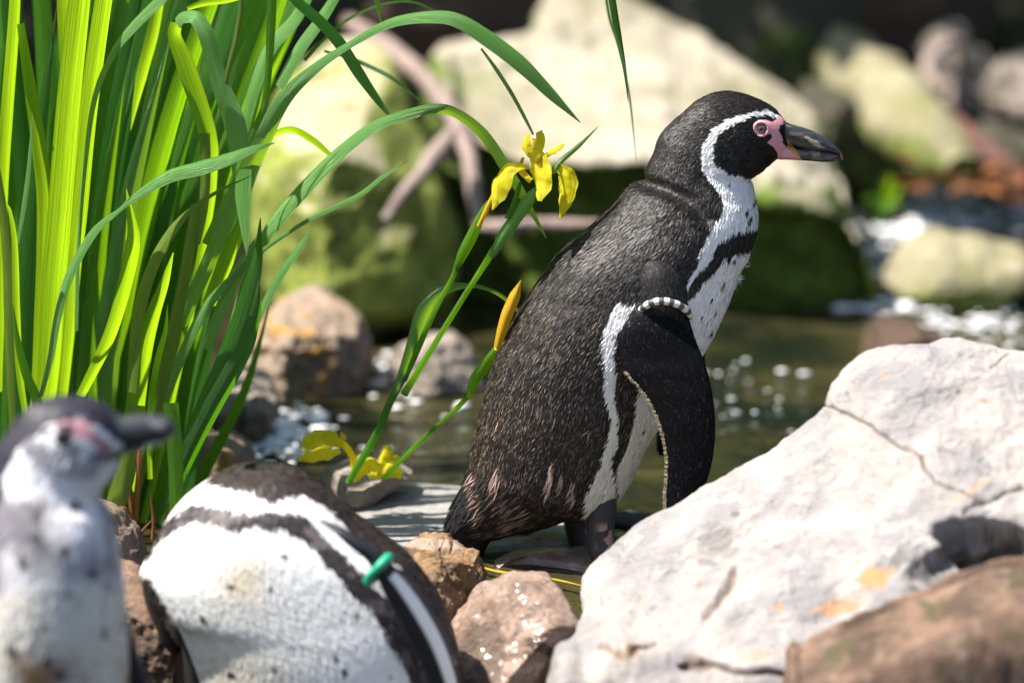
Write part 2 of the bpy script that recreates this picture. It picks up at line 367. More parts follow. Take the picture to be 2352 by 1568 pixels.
def blob_rock(name, outline, y0, df, db, mat, amp, scale, seed, label, n=150, m=110, power=2.4, group=None, center=None, cat='rock', marks=(), tilt=0.0, cuts=10):
    """a stone whose outline in the plane y = y0 is given; df/db = thickness in front of and behind that plane"""
    O = V(*np.array(outline, float).T, y0)
    c = O.mean(0) if center is None else V(*center, y0)
    ang = np.arctan2(O[:, 2]-c[2], O[:, 0]-c[0]); rad = np.hypot(O[:, 2]-c[2], O[:, 0]-c[0])
    o_ = np.argsort(ang); ang = ang[o_]; rad = rad[o_]
    th = np.linspace(-math.pi, math.pi, m, endpoint=False)
    r = np.interp(th, np.concatenate([ang-2*math.pi, ang, ang+2*math.pi]), np.tile(rad, 3))
    k = np.ones(5)/5; r = np.convolve(np.concatenate([r[-2:], r, r[:2]]), k, 'valid')
    ph = np.linspace(0.02, math.pi-.02, n)
    s = np.abs(np.sin(ph))**(2/power); cc = np.sign(np.cos(ph))*np.abs(np.cos(ph))**(2/power)
    dep = np.where(cc > 0, -df*cc, -db*cc)
    X = c[0] + s[:, None]*r*np.cos(th); Z = c[2] + s[:, None]*r*np.sin(th); Y = y0 + dep[:, None] + 0*X
    Y = Y + tilt*(Z-c[2])
    P = np.stack([X, Y, Z], -1)
    rg = np.random.default_rng(seed)
    for _ in range(cuts):                              # broken faces
        d = rg.normal(size=3); d /= np.linalg.norm(d); pr = (P-c)@d; hgt = pr.max()*rg.uniform(.66, .86)
        P = P - d*(np.maximum(0, pr-hgt)*.9)[..., None]
    nn = gnormals(P, True)
    if nn[n//4, 0]@(P[n//4, 0]-c) < 0: nn = -nn
    P = displace(P, nn, amp, scale, seed)
    q = Q(P); col = np.zeros((*P.shape[:-1], 4))
    for (cu, cv, ru, rv, rot, cl, a) in marks:
        c_, s_ = math.cos(rot), math.sin(rot); x = q[..., 0]-cu; y = q[..., 1]-cv
        d = np.sqrt(((c_*x+s_*y)/ru)**2 + ((-s_*x+c_*y)/rv)**2) + .4*fbm(P*30, 5, int(cu) % 90)
        f = a*smooth(-d, -1.05, -.8); wgt = f[..., None] > col[..., 3:]
        col[..., :3] = np.where(wgt, cl, col[..., :3]); col[..., 3] = np.maximum(col[..., 3], f)
    P = P.reshape(-1, 3); f = gridfaces(n, m, True)
    # caps
    P = np.concatenate([P, P[:m].mean(0, keepdims=True), P[-m:].mean(0, keepdims=True)]); col = np.concatenate([col.reshape(-1, 4), np.zeros((2, 4))])
    j = np.arange(m); a = len(P)-2
    caps = np.concatenate([np.stack([j, j, (j+1) % m, np.full(m, a)], -1)[:, 1:], np.stack([(n-1)*m+(j+1) % m, (n-1)*m+j, np.full(m, a+1)], -1)])
    faces = [tuple(x) for x in f.tolist()] + [tuple(x) for x in caps.tolist()]
    o = mk(name, P, faces, mat, col=col); tag(o, label, cat, group); return o

# the big pale boulder in front of the penguin
R1 = [
 [(1262,1560,-.44),(1322,1450,-.35),(1350,1388,-.27),(1346,1325,-.22),(1388,1272,-.2),(1490,1196,-.2),(1640,1116,-.2),(1760,1035,-.18),(1862,948,-.14),(1925,865,-.1),(2000,815,-.05),(2075,801,-.01),(2140,800,.02),(2192,776,.04),(2270,790,.06),(2352,806,.08),(2480,850,.1),(2650,1000,.1)],
 [(1258,1580,-.46),(1338,1475,-.38),(1385,1410,-.31),(1400,1345,-.26),(1440,1310,-.24),(1530,1240,-.24),(1672,1170,-.24),(1795,1095,-.22),(1897,1015,-.18),(1975,935,-.15),(2055,890,-.1),(2135,870,-.06),(2205,860,-.04),(2262,845,-.02),(2340,850,0),(2430,865,.02),(2560,910,.03),(2720,1050,.03)],
 [(1256,1600,-.48),(1350,1530,-.43),(1415,1460,-.36),(1470,1430,-.34),(1540,1400,-.33),(1620,1340,-.33),(1740,1290,-.33),(1855,1230,-.31),(1960,1160,-.28),(2050,1090,-.25),(2130,1060,-.22),(2210,1040,-.2),(2290,1030,-.18),(2370,1020,-.16),(2440,1020,-.15),(2530,1040,-.14),(2640,1070,-.13),(2800,1150,-.13)],
 [(1254,1640,-.5),(1362,1590,-.47),(1440,1560,-.45),(1520,1540,-.44),(1600,1520,-.44),(1700,1480,-.44),(1810,1440,-.44),(1920,1390,-.42),(2020,1320,-.40),(2110,1270,-.37),(2190,1240,-.34),(2270,1220,-.32),(2350,1210,-.3),(2440,1200,-.28),(2520,1200,-.27),(2620,1210,-.26),(2740,1240,-.25),(2880,1300,-.25)],
 [(1252,1760,-.52),(1375,1760,-.52),(1460,1760,-.53),(1560,1760,-.54),(1660,1760,-.55),(1760,1740,-.56),(1870,1720,-.56),(1990,1680,-.55),(2090,1600,-.52),(2190,1520,-.5),(2290,1480,-.47),(2380,1450,-.45),(2460,1440,-.44),(2540,1430,-.43),(2620,1430,-.42),(2720,1430,-.4),(2840,1450,-.4),(2960,1480,-.4)],
]
ORG = (.48, .22, .075); DK = (.09, .08, .075); TAN = (.60, .46, .32); BRN = (.22, .12, .06)
R1 = [[(u, v, min(a[2]-.085, -.27)-dy) for (u, v, y), a in zip(row, R1[0])] for row, dy in zip(R1, (0, .07, .17, .27, .34))]
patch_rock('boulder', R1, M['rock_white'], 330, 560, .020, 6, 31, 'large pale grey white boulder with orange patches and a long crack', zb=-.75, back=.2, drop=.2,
  carves=[(2255,1235,120,42,.15,.055),(2200,1300,120,60,-.5,.03),(1650,1250,50,45,0,.004)],
  cracks=[([(1690,1310),(1672,1345),(1650,1380),(1615,1420)], 14, .010, (.20,.14,.10)),([(1380,1480),(1440,1500),(1500,1478)], 9, .006, (.2,.12,.07)),([(1560,1530),(1620,1520),(1690,1545),(1770,1540),(1850,1556)], 12, .010, (.12,.08,.05)),([(1900,1500),(1980,1475),(2060,1430),(2110,1390)], 22, .02, (.10,.08,.05)),([(1880,925),(1960,958),(2015,992),(2065,1022),(2108,1044),(2128,1075),(2150,1102),(2205,1128),(2262,1148)], 5, .006, (.17,.12,.07)),
          ([(2352,1118),(2290,1142),(2250,1150),(2210,1180)], 6, .008, (.08,.06,.04)), ([(2280,842),(2320,812)], 4, .005, (.1,.08,.07)),
          ([(2080,915),(2150,905),(2205,892)], 3, .003, (.22,.2,.12))],
  marks=[(2005,1328,48,26,-.6,ORG,.9),(1985,1213,38,24,-.2,TAN,.8),(1935,1394,62,14,-.15,ORG,.7),(1788,1394,22,9,0,ORG,.9),(2225,1128,80,12,-.55,(.5,.33,.22),.6),(2250,1250,110,50,0,(.07,.06,.04),.95),  # the last, dark oval paints shade into the carved recess
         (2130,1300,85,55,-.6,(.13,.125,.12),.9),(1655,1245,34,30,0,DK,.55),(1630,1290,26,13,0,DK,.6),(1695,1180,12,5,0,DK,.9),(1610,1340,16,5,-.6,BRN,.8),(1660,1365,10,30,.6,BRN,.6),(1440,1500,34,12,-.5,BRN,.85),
         (1600,1525,34,20,.3,(.14,.09,.06),.8),(2035,865,16,6,-.3,(.45,.25,.15),.8),(2260,920,18,12,0,(.22,.15,.1),.8),(2120,975,30,12,.8,(.28,.25,.25),.7),(2175,1035,34,9,.4,(.2,.19,.19),.5),(2250,1058,20,6,-.5,(.05,.10,.04),.8),
         (1760,1500,90,12,-.1,(.36,.22,.13),.5),(1480,1380,24,7,-.5,(.40,.28,.20),.6),(1420,1250,10,3,0,DK,.6),(1790,1255,9,3,-.5,BRN,.7),(1720,1090,40,8,-.4,(.34,.33,.34),.5),(1950,1490,60,14,-.3,(.1,.08,.05),.7)])
# brown stone, lower right corner
xs_ = [1800,1850,1930,2040,2130,2240,2352,2480,2620]; rv = [1560,1490,1452,1405,1368,1325,1300,1290,1300]
R2 = [[(x,v,-.66) for x,v in zip(xs_,rv)], [(x,v+50,-.72) for x,v in zip(xs_,rv)], [(x+10,v+130,-.79) for x,v in zip(xs_,rv)], [(x+20,v+260,-.87) for x,v in zip(xs_,rv)]]
patch_rock('stone', R2, M['rock_brown'], 200, 340, .012, 9, 61, 'reddish brown rough stone in front of the pale boulder, at its foot', back=.12, zb=-.8)

# slab and wet ledge behind and under the penguin
def table_rock(name, plan, ztop, mat, amp, scale, seed, label, zb=-.17, n=90, m=220, power=5, marks=(), cracks=(), tiltx=0, tilty=0, cat='rock'):
    O = np.array([G(u, v, ztop) for u, v in plan]); c = O.mean(0)
    O2 = catmull(np.concatenate([O, O[:1]]), m+1)[:-1]
    r = np.linspace(0.005, 1, n)
    P = c + r[:, None, None]*(O2[None]-c)
    prof = (1-r**power)**(1/power)
    P[..., 2] = zb + (ztop-zb)*prof[:, None] + tiltx*(P[..., 0]-c[0]) + tilty*(P[..., 1]-c[1])
    P[-1, :, 2] = zb
    nn = gnormals(P, True); nn = nn*np.sign(nn[n//4, 0, 2]+1e-9)
    P = displace(P, nn, amp, scale, seed)
    q = Q(P); col = np.zeros((*P.shape[:-1], 4))
    for (pts, wpx, dep, cl) in cracks:
        f = smooth(-segdist(q, pts), -wpx, 0); P = P - nn*(dep*f)[..., None]
        col[..., :3] = np.where((f > .1)[..., None], cl, col[..., :3]); col[..., 3] = np.maximum(col[..., 3], .8*f)
    for (cu, cv, ru, rv_, rot, cl, a) in marks:
        c_, s_ = math.cos(rot), math.sin(rot); x = q[..., 0]-cu; y = q[..., 1]-cv
        d = np.sqrt(((c_*x+s_*y)/ru)**2 + ((-s_*x+c_*y)/rv_)**2) + .4*fbm(P*30, 5, int(cu) % 90)
        f = a*smooth(-d, -1.05, -.8); wgt = f[..., None] > col[..., 3:]
        col[..., :3] = np.where(wgt, cl, col[..., :3]); col[..., 3] = np.maximum(col[..., 3], f)
    f = gridfaces(n, m, True)
    if np.cross(P[1,0]-P[0,0], P[0,1]-P[0,0])[2] < 0: pass
    o = mk(name, P, f, mat, col=col); tag(o, label, cat); return o
table_rock('slab', [(700,1150),(760,1112),(850,1096),(960,1092),(1080,1098),(1200,1110),(1330,1135),(1440,1165),(1470,1195),(1420,1222),(1300,1238),(1180,1243),(1060,1250),(900,1262),(760,1270),(690,1220)], .012, M['rock_slab'], .006, 8, 41,
  'flat grey stone slab behind the standing penguin, striped by leaf shadows', tilty=.08,
  cracks=[([(1000,1212),(1050,1205),(1100,1195)],5,.006,(.06,.05,.04)),([(820,1120),(850,1116),(875,1128)],7,.006,(.12,.07,.03))],
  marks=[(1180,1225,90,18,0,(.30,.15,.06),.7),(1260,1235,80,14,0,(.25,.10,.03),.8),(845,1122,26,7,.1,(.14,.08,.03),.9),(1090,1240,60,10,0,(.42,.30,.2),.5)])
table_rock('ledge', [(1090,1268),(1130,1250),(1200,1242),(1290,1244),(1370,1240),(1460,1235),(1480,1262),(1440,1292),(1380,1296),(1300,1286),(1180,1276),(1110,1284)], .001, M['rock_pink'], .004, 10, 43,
  'thin wet brown ledge of rock under the feet of the standing penguin',
  marks=[(1230,1256,110,20,0,(.62,.38,.22),.9),(1290,1256,34,8,0,(.25,.09,.03),.85)])  # the wide pale orange mark also paints sunlight onto the shaded ledge
# craggy block at the tail, rounded wet stone below it
blob_rock('stone', [(895,1262),(940,1250),(1020,1238),(1065,1236),(1088,1256),(1102,1290),(1122,1325),(1114,1370),(1092,1420),(1070,1480),(1050,1560),(1000,1620),(930,1560),(890,1420),(880,1320)], -.18, .09, .1, M['rock_crag'], .026, 14, 71,
  'craggy golden brown stone beside the tail of the standing penguin', power=3.2, n=200, m=200,
  marks=[(1000,1250,75,16,.05,(.50,.36,.28),.75)])
blob_rock('stone', [(1040,1420),(1090,1370),(1130,1345),(1200,1335),(1270,1342),(1330,1375),(1362,1420),(1370,1480),(1350,1540),(1310,1620),(1200,1680),(1100,1660),(1040,1580),(1020,1500)], -.31, .13, .13, M['rock_pink'], .022, 9, 73,
  'rounded wet pinkish brown stone at the bottom, left of the pale boulder', power=2.3, n=200, m=200,
  marks=[(1110,1500,60,90,0,(.07,.045,.03),.7),(1300,1440,50,16,.4,(.16,.10,.06),.6),(1250,1490,60,14,.5,(.04,.02,.015),.8)])
# stones between the two near penguins
blob_rock('stone', [(250,1300),(290,1262),(340,1290),(400,1340),(450,1420),(480,1520),(470,1640),(380,1700),(280,1680),(240,1560),(235,1420)], -.28, .12, .12, M['rock_brown'], .026, 12, 81,
  'fissured reddish stone seen between the two near penguins', power=2.6)
blob_rock('stone', [(190,1180),(225,1148),(262,1160),(290,1200),(325,1255),(335,1300),(300,1340),(230,1340),(180,1280)], -.12, .08, .08, M['rock_lichen'], .008, 16, 83,
  'small yellowish stone at the foot of the green reeds', power=2.6)

# far bank boulders
B2 = [
 [(1000,168,1.9),(1060,126,1.92),(1150,114,1.95),(1222,95,2.02),(1262,12,2.1),(1350,-22,2.15),(1480,12,2.12),(1600,62,2.08),(1700,130,2.0),(1790,205,1.95),(1860,280,1.88),(1905,372,1.8),(1940,450,1.72)],
 [(1004,200,1.8),(1070,190,1.8),(1165,190,1.82),(1250,190,1.84),(1320,150,1.9),(1400,130,1.92),(1520,150,1.9),(1630,190,1.86),(1735,250,1.82),(1820,310,1.78),(1885,380,1.72),(1925,450,1.66),(1955,500,1.62)],
 [(1012,270,1.62),(1100,312,1.55),(1200,355,1.5),(1300,352,1.48),(1390,348,1.48),(1480,345,1.48),(1580,375,1.46),(1680,415,1.45),(1770,440,1.44),(1850,460,1.44),(1910,480,1.46),(1950,520,1.48),(1975,570,1.5)],
 [(1030,380,1.55),(1110,385,1.48),(1210,420,1.42),(1310,425,1.40),(1400,425,1.40),(1490,430,1.4),(1590,450,1.38),(1690,480,1.37),(1780,505,1.36),(1865,520,1.37),(1925,540,1.4),(1968,590,1.43),(1995,640,1.45)],
 [(1040,560,1.52),(1120,570,1.45),(1210,580,1.40),(1310,590,1.38),(1400,590,1.38),(1500,600,1.37),(1600,610,1.35),(1700,625,1.34),(1790,635,1.34),(1875,645,1.35),(1935,650,1.37),(1985,680,1.40),(2010,710,1.42)],
 [(1060,790,1.5),(1130,800,1.42),(1220,810,1.38),(1320,820,1.36),(1410,820,1.36),(1510,820,1.35),(1610,820,1.34),(1710,820,1.33),(1800,815,1.33),(1885,810,1.34),(1945,800,1.36),(1995,790,1.39),(2022,780,1.41)],
]
B2 = [[(u, v, y+dy) for u, v, y in row] for row, dy in zip(B2, (0, 0, .0, .10, .16, .20))]
patch_rock('boulder', B2, M['rock_cream'], 200, 300, .05, 3.4, 91, 'huge boulder with sunlit cream top and mossy green front behind the standing penguin', back=.5)
blob_rock('boulder', [(598,330),(640,220),(720,150),(830,116),(925,150),(985,230),(1035,330),(1058,450),(1055,560),(1035,650),(950,720),(860,790),(740,760),(660,680),(600,590),(582,450)], 1.5, .32, .3, M['rock_moss'], .035, 4, 93,
  'round olive green mossy boulder behind the arching leaves', power=2.6, tilt=.5)
blob_rock('stone', [(540,880),(565,810),(610,755),(680,695),(760,668),(812,695),(838,750),(845,830),(800,900),(700,930),(600,920)], .98, .13, .13, M['rock_lichen'], .05, 8, 95,
  'pinkish brown stone with orange lichen on its top, below the mossy boulder', power=2.5)
blob_rock('stone', [(880,850),(910,800),(960,778),(1010,768),(1060,790),(1100,830),(1115,880),(1060,920),(940,920),(880,900)], .98, .1, .12, M['rock_grey'], .02, 10, 97,
  'low rounded stone in the stream behind the iris stems', power=2.4)
blob_rock('stone', [(470,930),(490,880),(540,862),(600,880),(640,905),(640,960),(600,1010),(500,1010)], .62, .09, .1, M['rock_grey'], .03, 12, 99,
  'pale jagged stone at the water edge just right of the reeds', power=2.6)
blob_rock('stone', [(400,1040),(440,1000),(510,985),(580,1050),(590,1075),(540,1110),(430,1120)], .38, .09, .1, M['rock_lichen'], .01, 12, 101,
  'low tan stone in the stream behind the bent penguin', power=2.6)
blob_rock('stone', [(720,1090),(780,1068),(850,1064),(930,1075),(960,1100),(900,1130),(760,1130)], .22, .07, .06, M['rock_grey'], .008, 12, 103, 'low pinkish stone behind the fallen yellow iris flower', power=2.6)
# right-hand bank
blob_rock('stone', [(1990,620),(2040,570),(2110,545),(2200,548),(2290,570),(2400,600),(2430,660),(2400,710),(2280,720),(2150,700),(2050,690),(1990,670)], 1.62, .14, .16, M['log'], .016, 8, 105, 'low yellow green mossy stone in the water at the right', power=2.6)
blob_rock('stone', [(1965,800),(2000,745),(2060,735),(2130,760),(2190,800),(2190,860),(2080,900),(1980,880)], 1.1, .1, .1, M['rock_umber'], .012, 10, 107, 'submerged brown stone behind the peak of the pale boulder', power=2.4)
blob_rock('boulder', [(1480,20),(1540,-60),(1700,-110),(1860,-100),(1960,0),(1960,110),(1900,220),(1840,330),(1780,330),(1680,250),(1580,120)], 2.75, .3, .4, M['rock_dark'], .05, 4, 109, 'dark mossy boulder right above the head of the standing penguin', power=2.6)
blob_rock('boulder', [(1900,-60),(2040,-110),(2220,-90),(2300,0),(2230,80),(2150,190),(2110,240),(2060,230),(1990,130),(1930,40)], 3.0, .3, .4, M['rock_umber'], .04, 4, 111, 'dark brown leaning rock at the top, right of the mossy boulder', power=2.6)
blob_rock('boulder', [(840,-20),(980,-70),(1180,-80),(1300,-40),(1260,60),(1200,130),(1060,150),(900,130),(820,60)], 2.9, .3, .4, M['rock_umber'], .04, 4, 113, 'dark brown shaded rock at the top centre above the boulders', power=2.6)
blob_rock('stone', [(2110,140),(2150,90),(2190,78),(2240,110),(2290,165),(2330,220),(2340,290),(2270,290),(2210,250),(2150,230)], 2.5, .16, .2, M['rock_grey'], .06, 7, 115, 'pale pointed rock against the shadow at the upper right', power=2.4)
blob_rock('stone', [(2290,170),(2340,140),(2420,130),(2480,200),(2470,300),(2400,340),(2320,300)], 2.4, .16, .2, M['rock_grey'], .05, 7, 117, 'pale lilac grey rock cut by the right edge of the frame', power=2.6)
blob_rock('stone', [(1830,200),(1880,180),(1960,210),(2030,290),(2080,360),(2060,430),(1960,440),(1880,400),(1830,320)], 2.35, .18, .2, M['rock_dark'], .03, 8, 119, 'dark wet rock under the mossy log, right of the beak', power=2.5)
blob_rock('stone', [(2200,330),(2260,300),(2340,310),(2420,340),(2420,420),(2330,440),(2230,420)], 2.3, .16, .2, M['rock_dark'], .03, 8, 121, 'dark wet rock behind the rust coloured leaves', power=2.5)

def tube(path, rad, nseg=12, n=40, amp=0.0, seed=0, cap=True):
    C = catmull(np.array(path, float), n); R = catmull(np.array(rad, float).reshape(-1, 1), n)[:, 0]
    T = np.gradient(C, axis=0); T /= np.linalg.norm(T, axis=1, keepdims=True)
    ref = np.array([0, 1., 0.1]); A = np.cross(T, ref); A /= np.linalg.norm(A, axis=1, keepdims=True); B = np.cross(T, A)
    th = np.linspace(0, 2*math.pi, nseg, endpoint=False)
    P = C[:, None] + R[:, None, None]*(np.cos(th)[None, :, None]*A[:, None]+np.sin(th)[None, :, None]*B[:, None])
    if amp: P = P + amp*np.stack([fbm(P*18, 4, seed+k) for k in range(3)], -1)
    P = P.reshape(-1, 3); f = gridfaces(n, nseg, True).tolist()
    if cap: f += [list(range(nseg)), list(range((n-1)*nseg, n*nseg))[::-1]]
    return P, f
def stick(name, pts, rad, mat, label, cat, amp=.004, seed=0, n=40):
    P, f = tube([V(*p) for p in pts], rad, 14, n, amp, seed); o = mk(name, P, f, mat); tag(o, label, cat); return o
stick('mossy_log', [(1880,85,2.6),(1930,135,2.5),(2000,200,2.4),(2070,270,2.25),(2140,330,2.1),(2210,390,2.0)], [.035,.055,.075,.075,.06,.035], M['log'], 'yellow green mossy log slanting down behind the beak', 'log', .02, 5, 70)
stick('branch', [(800,50,1.9),(860,90,1.8),(930,140,1.7),(990,200,1.6),(1040,270,1.5),(1070,340,1.42),(1085,430,1.35),(1100,520,1.3)], [.011,.015,.016,.015,.014,.013,.012,.01], M['bark'], 'long greyish brown fallen branch lying across the boulders', 'branch', .004, 1, 60)
stick('branch', [(885,505,1.2),(930,440,1.22),(975,390,1.25),(1010,345,1.3),(1035,310,1.34)], [.007,.010,.012,.016,.012], M['bark'], 'short pale broken branch leaning on the mossy boulder', 'branch', .004, 2)
stick('branch', [(1095,518,1.28),(1150,520,1.2),(1220,514,1.2),(1300,516,1.18),(1375,512,1.15)], [.008,.010,.009,.010,.006], M['bark'], 'thin pale level branch behind the penguin\'s back', 'branch', .003, 3)
stick('branch', [(2120,200,2.4),(2170,265,2.3),(2220,310,2.2),(2280,360,2.1),(2360,430,2.0)], [.012,.018,.02,.02,.018], M['bark_red'], 'reddish brown stick beside the mossy log at the right', 'branch', .004, 4)
stick('branch', [(2160,215,2.3),(2130,160,2.35),(2160,110,2.4),(2205,95,2.45)], [.014,.014,.014,.01], M['bark'], 'short curved pale root below the pointed rock', 'branch', .004, 6)

# ------------------------------------------------------------------ leaves
def ribbon(pts, widths, ys, roll=25., fold=.25, n=36, m=7, twist=0.):
    """a blade along (u, v) points; widths = seen widths in sketch pixels; ys = depth at start and end (or per point)"""
    pts = np.array(pts, float); k = len(pts)
    if len(ys) != k: ys = np.interp(np.linspace(0, 1, k), np.linspace(0, 1, len(ys)), ys)
    C = np.array([V(u, v, y) for (u, v), y in zip(pts, ys)])
    # arc-length spaced controls
    C = catmull(C, n); W = np.interp(np.linspace(0, 1, n), np.linspace(0, 1, len(widths)), widths)*.000574*.5
    T = np.gradient(C, axis=0); T /= np.linalg.norm(T, axis=1, keepdims=True)
    view = np.array([0, cp, -sp]); A = np.cross(T, view); A /= np.linalg.norm(A, axis=1, keepdims=True)
    B = np.cross(A, T)
    a = np.radians(np.interp(np.linspace(0, 1, n), np.linspace(0, 1, np.size(roll)), np.atleast_1d(roll)) + twist*np.linspace(-.5, .5, n))
    Wd = A*np.cos(a)[:, None] + B*np.sin(a)[:, None]; Nn = np.cross(Wd, T)
    W = W/np.maximum(np.cos(a), .35)
    s = np.linspace(-1, 1, m)
    P = C[:, None] + (W[:, None]*s)[..., None]*Wd[:, None] + (W[:, None]*fold*(np.abs(s)**1.3-.5))[..., None]*Nn[:, None]
    L = np.concatenate([[0], np.cumsum(np.linalg.norm(np.diff(C, axis=0), axis=1))])
    uv = np.stack(np.broadcast_arrays(s[None, :], L[:, None]*4, np.linspace(0, 1, n)[:, None]*(1 if widths[-1] < 4 else .5)), -1)
    return P.reshape(-1, 3), gridfaces(n, m), uv.reshape(-1, 3)
def leaf(parent, pts, widths, ys, mat, name='leaf', **kw):
    P, f, uv = ribbon(pts, widths, ys, **kw); return mk(name, P, f, M[mat], parent, uv=uv)

